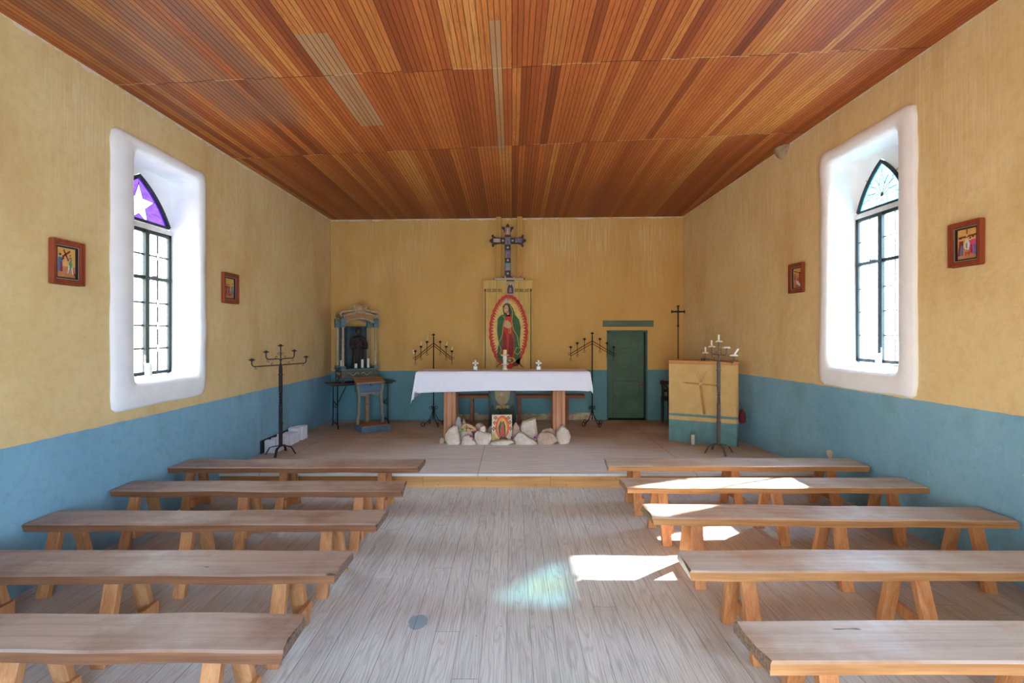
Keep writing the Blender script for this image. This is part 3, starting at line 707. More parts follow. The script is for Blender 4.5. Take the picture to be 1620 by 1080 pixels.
# ================================================================ WALL PANEL WITH PAINTED LADY
P_ = lambda n, c, r=.7: plain('paint_'+n, c, r, 0, .16, 14)
pan = thing('altar_painting', (-.072, 8.745, 1.02), 'tall yellow board panel painted with a veiled lady in a red ray halo', 'painting')
pboard = wood('panel_boards', sr(196, 160, 84), sr(224, 192, 116), 2, .7, .7)
PW, PH, PT = .886, 1.654, .15
for i, (a, b) in enumerate(((0, .27), (.27, .60), (.60, .715), (.715, 1))):
    mb = MB(); mb.box((-PW/2+PW*(a+b)/2, -PT/2+.001*(i % 2), PH/2), (PW*(b-a)-.003, PT, PH)); mb.build('board', pboard, pan, bevel=.0015)
S = .886/535
def painter(parent, name, origin, ux, uz, nrm, px):
    """returns paint(poly, material, layer): a coat of paint as a thin slab on the board"""
    box_ = {'mb': MB(), 'mats': []}
    def paint(poly, mat, layer=1):
        if mat not in box_['mats']: box_['mats'].append(mat)
        m = box_['mb']; m.mi = box_['mats'].index(mat)
        m.prism([px(*q) for q in poly], Vector(origin)+Vector(nrm)*(.0004), ux, uz, Vector(nrm)*(.0006*layer))
    def done(): return box_['mb'].build(name, box_['mats'], parent)
    return paint, done
def stroke(pts, w_):
    P = [Vector(p) for p in pts]; A, Bq = [], []
    for i, p in enumerate(P):
        d = (P[min(i+1, len(P)-1)]-P[max(i-1, 0)]).normalized(); n = Vector((-d.y, d.x))*w_/2; A.append(tuple(p+n)); Bq.append(tuple(p-n))
    return A+Bq[::-1]
paint, done = painter(pan, 'lady_painting', (0, -PT, 0), (1, 0, 0), (0, 0, 1), (0, -1, 0), lambda x, y: ((x-362)*S, PH-(y-12)*S))
RED, YEL, GRN, MAR, SKN, HAIR, GOLD, BRN, CRW, DK = P_('red', sr(196, 62, 48)), P_('yellow', sr(222, 190, 112)), P_('green', sr(58, 104, 60)), P_('maroon', sr(140, 44, 40)), P_('skin', sr(206, 168, 130)), P_('hair', sr(72, 50, 36)), P_('gold', sr(204, 176, 96)), P_('brown', sr(112, 76, 44)), P_('crown', sr(170, 190, 186)), P_('dark', sr(66, 48, 36))
n = 128; cx, cy = 368, 560
ring = [(cx+math.cos(2*PI*i/n)*(206*(1-.10*math.sin(2*PI*i/n)**2*(1 if math.sin(2*PI*i/n) < 0 else .25))+(6 if i % 4 < 2 else 0)), cy+math.sin(2*PI*i/n)*(392+(6 if i % 4 < 2 else 0))) for i in range(n)]
paint(ring, RED, 1)
n = 132
inner = [(cx+math.cos(2*PI*i/n)*(186 if i % 2 else 156)*(1-.08*math.sin(2*PI*i/n)**2), cy+math.sin(2*PI*i/n)*(368 if i % 2 else 322)) for i in range(n)]
paint(inner, YEL, 2)
paint([(338, 262), (318, 226), (330, 236), (345, 205), (358, 236), (374, 216), (366, 262)], CRW, 3)
paint([(330, 262), (305, 292), (308, 340), (318, 378), (280, 392), (250, 430), (245, 560), (262, 690), (246, 800), (256, 862), (300, 890), (470, 870), (500, 790), (490, 650), (500, 520), (482, 436), (440, 384), (414, 310), (384, 268), (356, 256)], GRN, 3)
paint([(345, 385), (398, 385), (412, 520), (428, 640), (430, 860), (360, 880), (286, 822), (300, 700), (300, 560), (322, 450)], RED, 4)
paint([(312, 540), (345, 600), (350, 760), (330, 830), (296, 790), (302, 690)], MAR, 5); paint([(380, 560), (420, 640), (424, 760), (400, 852), (366, 800), (372, 690)], MAR, 5)
paint([(320, 272), (350, 262), (380, 290), (392, 360), (388, 400), (340, 400), (312, 330)], HAIR, 4)
paint(ellipse(344, 322, 25, 44, 20), SKN, 5); paint([(345, 350), (372, 350), (374, 384), (352, 388)], SKN, 5)
paint([(332, 312), (341, 311), (341, 314), (332, 315)], HAIR, 6); paint([(350, 310), (359, 308), (359, 311), (350, 313)], HAIR, 6); paint([(340, 345), (352, 343), (351, 347), (341, 348)], RED, 6)
paint([(340, 440), (360, 448), (392, 470), (404, 512), (380, 528), (340, 524), (318, 505), (326, 460)], SKN, 6); paint([(356, 440), (366, 440), (368, 500), (356, 500)], GOLD, 7)
paint(stroke([(372, 528), (374, 570), (384, 588), (392, 570), (388, 530)], 6), GOLD, 7)
for q in ([(310, 392), (330, 430), (312, 480), (302, 600), (262, 690), (292, 760), (276, 800), (310, 840)], [(386, 280), (412, 350), (404, 460), (420, 540), (462, 610), (478, 700), (496, 740), (452, 736), (430, 790), (470, 812), (500, 770)]): paint(stroke(q, 6), GOLD, 6)
paint(stroke([(240, 944), (262, 918), (300, 900)], 9), BRN, 6); paint(stroke([(524, 946), (490, 916), (430, 890), (470, 880), (496, 834)], 9), BRN, 6)
paint(ellipse(384, 874, 62, 36, 18), GOLD, 5); paint(ellipse(380, 874, 42, 22, 16), BRN, 6); paint(ellipse(380, 872, 20, 14, 12), SKN, 7)
paint(ellipse(386, 934, 30, 34, 14), RED, 6); paint([(420, 890), (490, 900), (470, 930), (420, 940), (396, 920)], MAR, 5)
for xx in (118, 608): paint([(xx-4, 112), (xx+4, 112), (xx+5, 1000), (xx-5, 1000)], DK, 1); paint([(xx-9, 106), (xx+9, 106), (xx+9, 134), (xx-9, 134)], DK, 2)
for i in range(8):
    x = 134+i*58; fl = 1 if i % 2 == 0 else -1; m_ = x+24
    if 300 < x < 410: continue
    q = [(-24, 14), (-24, 0), (0, 0), (0, -13), (24, -13), (24, 0)] if fl > 0 else [(-24, -13), (0, -13), (0, 0), (24, 0), (24, 14), (4, 14)]
    paint(stroke([(m_+a, 122+b) for a, b in [(-26*fl, -13), (20*fl, -13), (20*fl, 0), (-20*fl, 0), (-20*fl, 13), (26*fl, 13)]], 6), DK, 2)
done()
# shelf over it, two posts up to the ceiling
wallpost = wood('wall_post', sr(196, 150, 78), sr(214, 172, 98), 2, .8, .75)
for xx, lb in ((-.24, 'yellow wooden post running up to the ceiling left of the cross'), (.137, 'yellow wooden post running up to the ceiling right of the cross')):
    mb = MB(); mb.box((xx, 8.70, (2.722+zc(xx, 8.7))/2), (.095, .09, zc(xx, 8.7)-2.724)); tag(mb.build('wooden_post', wallpost, bevel=.004), lb, 'post', 'posts behind the cross')
mb = MB(); mb.box((-.055, 8.65, 2.687), (.52, .18, .022)); sh = mb.build('shelf_board', plain('shelf_grey', sr(188, 182, 168), .6), bevel=.003)
mb = MB(); mb.box((-.055, 8.64, 2.706), (.56, .19, .014)); mb.build('top_board', wood('shelf_wood', sr(180, 140, 90), sr(206, 168, 118), 0), sh, bevel=.003)
tag(sh, 'narrow shelf on top of the painted panel holding the cross', 'shelf')
# cross
blk = plain('black_carved_wood', sr(50, 40, 36), .5, 0, .3, 40); K = .001535
cr_ = thing('standing_cross', (-.075, 8.60, 2.714), 'dark ornate cross with little painted pictures on the shelf', 'cross')
q = lambda x, y: ((x-455)*K, (770-y)*K)
def flare(ax, sg, L0, L1, w0, w1):
    """one arm of the cross: straight, then flaring into three lobes"""
    return None
mb = MB()
def arm(pts): mb.prism([q(*p) for p in pts], (0, .014, 0), (1, 0, 0), (0, 0, 1), (0, -.028, 0))
arm([(420, 768), (490, 768), (490, 376), (560, 376), (600, 384), (640, 404), (630, 372), (662, 350), (662, 328), (632, 312), (640, 278), (600, 300), (560, 306), (490, 306), (488, 250), (500, 222), (514, 196), (502, 180), (478, 186), (468, 158), (455, 152), (440, 158), (430, 186), (406, 180), (392, 196), (410, 222), (422, 250), (420, 306), (350, 306), (312, 300), (272, 278), (280, 312), (246, 328), (246, 350), (280, 372), (270, 404), (312, 384), (350, 376), (420, 376)])
for x, y in ((455, 160), (398, 192), (510, 192), (280, 285), (256, 339), (284, 396), (628, 285), (652, 339), (626, 396)): mb.lathe([(0, -.018), (.016, -.018), (.022, -.01), (.022, .018), (0, .018)], Vector((q(x, y)[0], 0, q(x, y)[1])), 10, M=Matrix.Rotation(PI/2, 3, 'X'))
mb.build('cross_body', blk, cr_, bevel=.002)
mb = MB(); mb.box((0, 0, .009), (.2, .06, .018)); mb.box((0, 0, .024), (.13, .05, .014)); mb.build('base', blk, cr_, bevel=.003)
CT = [P_('rose', sr(168, 126, 120)), P_('slate', sr(112, 120, 140)), P_('sky', sr(110, 152, 176)), P_('cream', sr(206, 186, 160)), P_('violet', sr(120, 96, 140)), P_('ochre', sr(190, 140, 90))]
for (x0, x1, y0, y1, c, kind_) in ((424, 486, 186, 274, 0, 1), (424, 486, 298, 384, 1, 1), (290, 368, 318, 358, 3, 2), (538, 622, 310, 362, 4, 1), (426, 486, 452, 540, 1, 1), (426, 486, 598, 684, 2, 1)):
    paint, done = painter(cr_, 'picture_tile', (0, -.0145, 0), (1, 0, 0), (0, 0, 1), (0, -1, 0), q)
    paint([(x0, y1), (x1, y1), (x1, y0), (x0, y0)], CT[c], 1); mx, my, hx, hy = (x0+x1)/2, (y0+y1)/2, (x1-x0)/2, (y1-y0)/2
    if kind_ == 1:
        paint([(mx-hx*.5, my+hy*.8), (mx+hx*.5, my+hy*.8), (mx+hx*.25, my-hy*.1), (mx-hx*.3, my-hy*.1)], CT[(c+3) % 6], 2); paint(ellipse(mx, my-hy*.35, hx*.25, hy*.25, 10), CT[0 if c else 3], 3)
        paint([(mx-hx*.9, my+hy*.9), (mx-hx*.5, my+hy*.9), (mx-hx*.7, my-hy*.3)], CT[5], 2)
    else:
        for k_ in range(3): paint(ellipse(mx-hx*.6+k_*hx*.6, my, hx*.17, hy*.6, 8), CT[5 if k_ % 2 else 0], 2)
    done()
for x, y in ((398, 340), (511, 340), (455, 420), (455, 566), (455, 720)):
    mb = MB()
    mb.prism([(math.cos(2*PI*i/16)*(.026 if i % 4 == 2 else .017), math.sin(2*PI*i/16)*(.026 if i % 4 == 2 else .017)) for i in range(16)], (q(x, y)[0], -.0142, q(x, y)[1]), (1, 0, 0), (0, 0, 1), (0, -.004, 0))
    mb.build('inlay', P_('pearl', sr(196, 178, 160)), cr_)
for i, (x, lb) in enumerate(((340, 'tiny silver votive cup at the left end of the cross shelf'), (425, 'tiny silver votive cup just left of the cross foot'), (525, 'tiny silver votive cup just right of the cross foot'), (604, 'tiny silver votive cup at the right end of the cross shelf'))):
    mb = MB(); mb.lathe([(.017, 0), (.019, .016), (.012, .024), (.005, .034), (.004, .05), (0, .052)], n=12)
    tag(mb.build('votive_cup', plain('tarnished_silver', sr(170, 160, 146), .4, .5), smooth=True, loc=(-.075+(x-455)*K, 8.575 if x in (425, 525) else 8.60, 2.714)), lb, 'candle holder', 'votive cups on the cross shelf')
bpy.context.view_layer.update()
# little retablo hanging on the panel top
t = thing('small_retablo', (-.03, 8.592, 2.415), 'small grey picture of a haloed figure hung at the top of the panel', 'picture')
mb = MB(); mb.box((0, 0, .12), (.145, .012, .245)); mb.build('plaque', P_('plaque', sr(176, 156, 134)), t, bevel=.003)
mb = MB(); mb.prism([(-.075, .235), (-.06, .262), (-.03, .258), (0, .275), (.03, .258), (.06, .262), (.075, .235), (.06, .24), (-.06, .24)], (0, .004, 0), (1, 0, 0), (0, 0, 1), (0, -.014, 0)); mb.build('crest', blk, t)
paint, done = painter(t, 'saint_painting', (0, -.006, 0), (1, 0, 0), (0, 0, 1), (0, -1, 0), lambda x, y: (x*.001, y*.001))
paint([(-50, 20), (50, 20), (56, 90), (40, 150), (22, 190), (-22, 190), (-40, 150), (-56, 90)], P_('night', sr(62, 70, 84)), 1); paint(ellipse(0, 190, 22, 24, 14), GOLD, 2); paint(ellipse(0, 186, 13, 16, 12), SKN, 3)
paint([(-26, 40), (26, 40), (18, 120), (-18, 120)], P_('rose', sr(168, 126, 120)), 2); paint(ellipse(4, 110, 9, 10, 10), SKN, 3); done()

# ================================================================ UNDER AND ROUND THE ALTAR
bw = wood('dark_bench_wood', sr(122, 70, 42), sr(160, 98, 62), 0, .8, .6)
for x0, x1, lx, lb in ((-1.10, -.42, (-.99, -.70), 'low reddish wooden bench against the back wall, left of the crucifixion print'), (.06, 1.27, (.13, .96), 'low reddish wooden bench against the back wall, right of the crucifixion print')):
    t = thing('wall_bench', ((x0+x1)/2, 8.50, STG), lb, 'bench', group='benches behind the altar'); xc = (x0+x1)/2
    mb = MB(); mb.box((0, 0, .465), (x1-x0, .26, .05)); mb.build('seat', bw, t, bevel=.005)
    for x in lx:
        for yy_ in (-.08, .08): mb = MB(); mb.bar((x-xc, yy_*1.25, 0), (x-xc, yy_*.8, .44), .05, .05); mb.build('leg', bw, t, bevel=.003)
t = thing('crucifixion_print', (-.165, 8.20, STG), 'dark framed print of a crucifixion standing behind the altar', 'picture'); t.rotation_euler = (-.05, 0, 0)
fr_ = plain('black_frame', sr(40, 42, 42), .5)
mb = MB(); W_, H_ = .46, .86
mb.box((0, .01, H_/2), (W_, .012, H_)); mb.build('backing', plain('backing_board', sr(120, 90, 60)), t)
mb = MB()
for x in (-1, 1): mb.box((x*(W_/2-.012), -.004, H_/2), (.028, .03, H_))
for z in (.012, H_-.012): mb.box((0, -.004, z), (W_, .03, .028))
mb.build('picture_frame', fr_, t, bevel=.003)
paint, done = painter(t, 'crucifixion_image', (0, .004, 0), (1, 0, 0), (0, 0, 1), (0, -1, 0), lambda x, y: (x, y))
hh = H_-.03; paint([(-.21, .03), (.21, .03), (.21, hh), (-.21, hh)], P_('stormy', sr(92, 118, 118)), 1)
paint(ellipse(0, .56, .13, .22, 20), P_('glow', sr(176, 166, 128)), 2); paint([(-.1, .26), (.1, .26), (.12, .34), (-.1, .34)], P_('dawn', sr(190, 170, 116)), 2.5)
paint([(-.21, .03), (.21, .03), (.21, .30), (.17, .36), (.13, .28), (.06, .30), (.0, .27), (-.07, .30), (-.12, .26), (-.16, .36), (-.21, .30)], P_('bushes', sr(54, 84, 72)), 3)
paint([(-.014, .2), (.014, .2), (.014, .82), (-.014, .82)], BRN, 4); paint(stroke([(-.17, .72), (0, .70), (.17, .72)], .02), BRN, 4)
paint([(-.165, .712), (-.16, .724), (-.05, .69), (.05, .69), (.16, .724), (.165, .712), (.04, .64), (.035, .56), (.03, .50), (.022, .36), (.012, .30), (-.006, .30), (-.02, .40), (-.03, .50), (-.036, .58), (-.04, .64)], P_('flesh', sr(188, 160, 118)), 5)
paint(ellipse(.0, .70, .022, .03, 12), HAIR, 6); paint([(-.036, .50), (.034, .50), (.032, .56), (-.036, .56)], P_('cream', sr(206, 186, 160)), 6); done()

rock_m = {}
def rock_mat(nm, a, b):
    k = NM(nm); o, p = k.pos(); n_ = k.noise(o, 9, 5, .65); c = k.mix(k.step(n_, .35, .68), a, b)
    c = k.mix(k.math('MULTIPLY', k.step(k.noise(o, 45, 2), .66, .7), .5), c, tuple(v*.45 for v in a)); k.bump(k.noise(o, 22, 5, .65), .5, .012); return k.fin(c, .9, 0, .15)
RW, RG, RP = rock_mat('white_limestone', sr(198, 184, 168), sr(226, 216, 202)), rock_mat('grey_limestone', sr(140, 142, 136), sr(172, 172, 164)), rock_mat('pink_limestone', sr(178, 152, 136), sr(206, 184, 166))
def rock(px0, px1, ytop, y, prof, m, label, seed, dz=0, dep=.8, ybot=None):
    """rock whose front outline follows prof (fractions of its box), thick in depth"""
    k = y/F; x0, x1 = (px0-810)*k, (px1-810)*k; zt = 1.73-(ytop-527)*k; z0 = STG+dz; H_ = zt-z0; Wd = x1-x0
    rnd = random.Random(seed); mb = MB(); pts = []
    for (u, v) in prof:
        for e, sh_ in ((-.5, .62), (-.30, .93), (0, 1), (.30, .9), (.5, .55)):
            cu = .5+(u-.5)*sh_; cv = v*(1-.18*(1-sh_)) if v > .1 else v
            pts.append(mb.bm.verts.new(((cu-.5)*Wd+rnd.uniform(-1, 1)*Wd*.012, e*Wd*dep+rnd.uniform(-1, 1)*Wd*.02, max(0, cv*H_+rnd.uniform(-1, 0)*H_*.02))))
    r_ = bmesh.ops.convex_hull(mb.bm, input=mb.bm.verts[:])
    junk = [v for v in mb.bm.verts if not v.link_faces]; bmesh.ops.delete(mb.bm, geom=junk, context='VERTS')
    bmesh.ops.triangulate(mb.bm, faces=mb.bm.faces[:]); bmesh.ops.subdivide_edges(mb.bm, edges=mb.bm.edges[:], cuts=2, use_grid_fill=True)
    mn = .006 if Wd > .1 else .003
    for v in mb.bm.verts:
        if v.co.z > .004: v.co += Vector((mnoise.noise(v.co*22+Vector((seed, 0, 0))), mnoise.noise(v.co*22+Vector((0, seed, 9))), mnoise.noise(v.co*22+Vector((4, seed, 0)))))*mn
    o = mb.build('rock', m, smooth=True, angle=24, bevel=.003, loc=((x0+x1)/2, y+Wd*dep*.0, z0))
    return tag(o, label, 'rock', 'white rocks piled round the altar')
up = [(.06, 0), (0, .35), (.14, .78), (.36, .86), (.62, 1), (.82, .92), (.94, .6), (1, .2), (.9, 0)]
rock(704, 728.5, 672, 6.86, [(.1, 0), (0, .25), (0, .5), (.22, .8), (.35, .84), (.62, 1), (.8, .93), (.93, .5), (1, .1), (.95, 0)], RW, 'large pale upright rock at the left end of the pile', 1, dep=.55)
rock(714, 731, 658.5, 7.01, [(.05, 0), (0, .3), (.3, .7), (.62, 1), (.85, .95), (1, .6), (.9, 0)], RG, 'grey pointed rock leaning behind the leftmost large rock', 2, dep=.25)
rock(729, 741, 661, 7.22, [(0, 0), (0, .6), (.35, 1), (1, .5), (1, 0)], RW, 'pale pointed rock tip rising behind the painted cactus stone', 3, dep=.6)
rock(750, 767, 667.5, 7.18, [(0, 0), (0, .7), (.2, .9), (.6, 1), (.95, .85), (1, .5), (.95, 0)], RP, 'pinkish rounded rock behind the small white stone', 4, dep=.6)
rock(729, 748, 680, 7.0, [(0, 0), (0, .8), (.2, 1), (.85, 1), (1, .7), (1, 0)], RW, 'blocky pale rock under the painted cactus stone', 5, dep=.5)
rock(729.6, 753.5, 687, 6.84, [(0, 0), (.05, .35), (.2, .9), (.55, 1), (.78, .6), (1, .1), (.97, 0)], RW, 'pale triangular rock with purple petals, second along the front row', 6, dep=.45)
rock(750.5, 778.5, 681, 6.87, [(.12, 0), (0, .45), (.05, .9), (.3, 1), (.6, .82), (.97, .78), (1, .45), (.85, 0)], RW, 'squarish pale rock just left of the small painted lady', 7, dep=.5)
rock(769, 780, 671, 7.1, [(0, 0), (.1, .5), (.6, .95), (1, 1), (1, 0)], RG, 'greyish rock wedged behind the small painted lady', 8, dep=.6)
rock(775, 814, 695, 6.83, [(.08, 0), (0, .35), (.12, .65), (.5, 1), (.9, .9), (1, .45), (.8, 0)], RW, 'flat pale slab lying in front of the small painted lady', 9, dep=.3)
rock(809, 823.5, 667, 7.08, [(0, 0), (0, .5), (.2, .85), (.5, 1), (.9, .7), (1, .2), (.9, 0)], RP, 'pinkish pointed rock just right of the small painted lady', 10, dep=.7)
rock(823, 851.5, 660, 7.12, [(.05, 0), (0, .6), (.12, .85), (.5, .92), (.85, 1), (.86, .8), (1, .3), (.95, 0)], RW, 'tallest pale block of rock, right of centre', 11, dep=.6)
rock(812.6, 850.5, 683, 6.86, [(.08, 0), (0, .5), (.15, .95), (.3, 1), (.62, .6), (1, .1), (.97, 0)], RW, 'wedge shaped pale rock sloping right, in the front row', 12, dep=.4)
rock(853, 879, 676, 6.99, [(0, 0), (.05, .5), (.2, .85), (.45, .8), (.7, 1), (1, .65), (1, 0)], RP, 'rough pinkish rock behind the right front rocks', 13, dep=.22)
rock(849, 883.5, 682, 6.86, [(.05, 0), (0, .45), (.15, .9), (.5, 1), (.75, .85), (1, .3), (.75, 0)], RP, 'broad rounded grey pink rock, second from the right end', 14, dep=.35)
rock(879, 903, 672.6, 6.92, [(.15, 0), (0, .3), (.05, .65), (.3, .95), (.5, 1), (.85, .75), (1, .4), (.9, .05), (.6, 0)], RW, 'large pale rounded rock at the right end of the pile', 15, dep=.7)
rock(695, 703.5, 690, 6.93, [(0, 0), (0, .5), (.5, 1), (1, .6), (.95, 0)], RP, 'small pink stone against the left altar leg', 16, dep=.8)
o = rock(758.5, 769.5, 672.6, 6.9, up, RW, 'small round white stone sitting on the squarish rock', 17, dz=.165, dep=.8)
# painted stone
t = thing('painted_stone', (-.645, 6.985, .32), 'triangular tan stone painted with a green cactus and brown burro', 'stone')
mb = MB(); mb.prism([(-.137, .0), (-.12, .035), (-.06, .095), (-.02, .112), (.06, .085), (.13, .04), (.137, .0)], (0, .03, 0), (1, 0, 0), (0, 0, 1), (0, -.06, 0)); mb.build('stone_body', rock_mat('tan_stone', sr(196, 150, 104), sr(222, 182, 138)), t, bevel=.012)
paint, done = painter(t, 'cactus_painting', (0, -.0302, 0), (1, 0, 0), (0, 0, 1), (0, -1, 0), lambda x, y: (x*.001, y*.001))
CG = P_('cactus_green', sr(26, 104, 62)); CG2 = P_('leaf_green', sr(48, 160, 88)); BU = P_('burro', sr(176, 96, 56))
paint(stroke([(-10, 6), (-10, 92)], 13), CG, 1); paint(stroke([(-10, 46), (-30, 48), (-34, 74)], 9), CG, 1); paint(stroke([(-10, 40), (10, 46), (12, 72)], 9), CG, 1)
paint(ellipse(-72, 30, 24, 17, 12, .14, 5), CG2, 1)
paint([(28, 40), (36, 50), (62, 46), (88, 42), (90, 32), (90, 12), (84, 12), (82, 28), (56, 28), (52, 12), (46, 12), (46, 30), (30, 56), (22, 60), (20, 50)], BU, 1); done()
# small lady tablet
t = thing('painted_tablet', (-.146, 6.965, STG), 'small bright tablet painted with a lady in an orange halo, leaning among the rocks', 'picture'); t.rotation_euler = (-.13, 0, 0)
mb = MB(); mb.box((0, .01, .195), (.292, .02, .39)); mb.build('tablet_board', P_('cream2', sr(214, 196, 160)), t, bevel=.004)
paint, done = painter(t, 'lady_image', (0, 0, 0), (1, 0, 0), (0, 0, 1), (0, -1, 0), lambda x, y: ((x-766)*.00139, .385-(y-380)*.00139))
OR, PK, FL = P_('orange', sr(226, 120, 50)), P_('pinkred', sr(206, 74, 66)), P_('floral', sr(170, 74, 78))
for (x, y) in ((700, 410), (832, 410), (690, 460), (848, 455), (855, 520), (680, 520)):
    for a in range(4): paint(ellipse(x+math.cos(a*1.6)*12, y+math.sin(a*1.6)*12, 8, 10, 8), FL if a % 2 else P_('leaf2', sr(120, 120, 90)), 1)
paint(ellipse(770, 505, 72, 118, 28, .015, 14), PK, 2); paint(ellipse(770, 505, 62, 106, 26), OR, 3); paint(ellipse(770, 508, 48, 92, 24), P_('sun', sr(236, 180, 80)), 4)
paint([(664, 640), (676, 560), (700, 600), (740, 640)], GOLD, 2); paint([(735, 640), (748, 596), (800, 596), (845, 640)], P_('moss', sr(96, 92, 52)), 4.5)
paint([(765, 425), (748, 450), (728, 500), (732, 560), (745, 596), (800, 598), (806, 540), (802, 490), (786, 446)], P_('robe', sr(26, 104, 84)), 5)
paint([(764, 460), (778, 460), (790, 540), (788, 598), (748, 598), (750, 520)], PK, 6); paint(ellipse(768, 444, 9, 13, 10), SKN, 6); done()
pur = plain('purple_petals', sr(138, 40, 150), .6, 0, .25, 60)
def flower(x, y, z, r, seed, lab):
    rnd = random.Random(seed); mb = MB()
    for i in range(9):
        a = rnd.uniform(0, 2*PI); e = rnd.uniform(-.2, 1.0); d = Vector((math.cos(a)*math.cos(e), math.sin(a)*math.cos(e)-.3, math.sin(e))).normalized(); s_ = d.cross(Vector((0, 0, 1)) if abs(d.z) < .9 else Vector((1, 0, 0))).normalized(); u_ = s_.cross(d)
        mb.prism([(0, 0), (r*.5, -r*.28), (r*.95, -r*.15), (r, .0), (r*.95, r*.15), (r*.5, r*.28)], (0, 0, r*.3), d, s_, u_*.003)
    tag(mb.build('silk_flower', pur, loc=(x, y, z)), lab, 'flower', 'purple flowers among the rocks')
for px, py, d_, r, lb in ((751, 684, 6.86, .034, 'largest purple flower, above the gap left of centre'), (745, 690.5, 6.78, .026, 'purple petals stuck on the triangular front rock'), (748.5, 696, 6.77, .016, 'tiny purple petal low on the triangular front rock'), (809, 693, 6.80, .036, 'purple flower at the right foot of the small painted lady'), (846, 692.5, 6.84, .032, 'purple flower between the wedge rock and the broad rock')):
    flower((px-810)*d_/F, d_, 1.73-(py-527)*d_/F-r*.5, r, int(px), lb)

# ================================================================ IRONWORK
iron = plain('wrought_iron', sr(58, 54, 58), .55, .5, .25, 20); iron2 = plain('greyed_iron', sr(104, 100, 98), .6, .4, .25, 20)
rust = plain('black_iron', sr(30, 28, 28), .6, .4, .3, 20)
def cup_mb(r=.036, z=0):
    mb = MB(); mb.lathe([(.006, -.03), (.008, -.012), (.016, -.006), (r, .004), (r*1.05, .010), (r*.6, .006), (.017, .004), (.016, .022), (.013, .022), (.012, .006), (0, .006)], (0, 0, z), 14); return mb
def floor_candelabrum(loc, dirv, H, m, label, rzfeet, dz=0):
    t = thing('candelabrum', (*loc, STG), label, 'candelabrum', 0, 'wrought iron floor candelabra')
    a = Vector((dirv[0], dirv[1], 0)); half = a.length; a.normalize(); z0 = .10; zt = H-STG
    # shaft with twist and collars
    mb = MB(); zj = zt-.29; mb.tube([(0, 0, z0), (0, 0, .62)], .0175, square=True); mb.tube([(0, 0, .84), (0, 0, zj)], .0175, square=True); mb.tube([(0, 0, zj), (0, 0, zj+.07)], [.0175, .008], square=True); sh_ = mb.build('shaft', m, t)
    mb = MB(); tw = []
    def tf(i, j): z = .62+.22*i/40; an = PI/4+j*PI/2+2.5*PI*min(1, max(0, (i-4)/32)); r = .0245*(1-.12*math.sin(PI*i/40)); return (math.cos(an)*r, math.sin(an)*r, z)
    mb.grid(tf, 41, 5); mb.build('twist', m, t)
    for z in (.40, zj-.08): mb = MB(); mb.lathe([(.022, -.008), (.031, -.006), (.031, .006), (.022, .008)], (0, 0, z), 12); mb.build('collar', m, t)
    mb = MB(); mb.tube([(0, 0, zj+.06), (0, 0, zt-.015)], .0075, 8); mb.build('stem', m, t)
    for k_, (hl, za, zc_) in enumerate(((half, zj+.045, zt-.165), (half*.52, zj+.125, zt-.075))):
        for sg in (-1, 1):
            v = a*sg; P = [Vector((0, 0, za-.035))+v*.004, Vector((0, 0, za-.01))+v*.012, Vector((0, 0, za))+v*.04, v*(hl-.035)+Vector((0, 0, za+.0)), v*(hl-.010)+Vector((0, 0, za+.012)), v*hl+Vector((0, 0, za+.035)), v*hl+Vector((0, 0, zc_-.02))]
            mb = MB(); mb.tube(P, .007, 8); ar_ = mb.build('arm', m, t, smooth=True)
            mb = MB()
            for f_, up_, zz_ in ((.30, 1, za+.022), (.86, -1, za-.022)):
                c = v*(hl*f_)+Vector((0, 0, zz_)); mb.tube([c+v*math.cos(u)*.018*(1-.5*i/10)+Vector((0, 0, math.sin(u)*.018*(1-.5*i/10))) for i, u in enumerate([up_*(-PI/2+i*.52) for i in range(11)])], .0028, 6)
            mb.build('scroll', m, ar_, smooth=True)
            c_ = cup_mb().build('candle_cup', m, t, smooth=True); c_.location = v*hl+Vector((0, 0, zc_))
    c_ = cup_mb().build('candle_cup', m, t, smooth=True); c_.location = (0, 0, zt)
    mb = MB()
    for sg in (-1, 1): c = Vector((sg*.024, 0, zt-.10)); mb.tube(arc(c, .016, 0, 1.8*PI, 10), .0025, 6)
    mb.build('scroll', m, t)
    for i in range(4):
        an = rzfeet+i*PI/2; v = Vector((math.cos(an), math.sin(an), 0)); s_ = Vector((-v.y, v.x, 0))
        P = [v*.005+Vector((0, 0, z0+.02)), v*.05+Vector((0, 0, z0+.006)), v*.10+Vector((0, 0, z0)), v*.135+Vector((0, 0, z0-.012)), v*.155+Vector((0, 0, z0-.045)), v*.185+Vector((0, 0, .004))]
        mb = MB(); 
        for p, q_ in zip(P, P[1:]): mb.bar(p, q_+(q_-p)*.08, .030, .008)
        mb.build('leg', m, t)
    return t
CL = (-3.0, 6.27); CLd = (.17, .38)
floor_candelabrum(CL, CLd, 1.565, iron, 'empty black iron candelabrum with five cups standing by the left wall', -PI/2+.1)
CR = (2.71, 6.34); CRd = (.015, -.40)
floor_candelabrum(CR, CRd, 1.615, iron2, 'greyed iron candelabrum holding white candles, in front of the yellow lectern', -PI/2+.05)
def taper(p, L, r, tilt, m, label, group, az=0):
    mb = MB(); mb.lathe([(r*.9, 0), (r, .003), (r, L-.006), (r*.7, L), (0, L-.002)], n=12); o = mb.build('taper_candle', m, smooth=True, loc=p, angle=50)
    mb = MB(); mb.tube([(0, 0, L-.004), (.001, 0, L+.008)], .0012, 5); mb.build('wick', plain('burnt_wick', (.02, .02, .02), .8), o)
    o.rotation_euler = (0, tilt, az); return tag(o, label, 'candle', group)
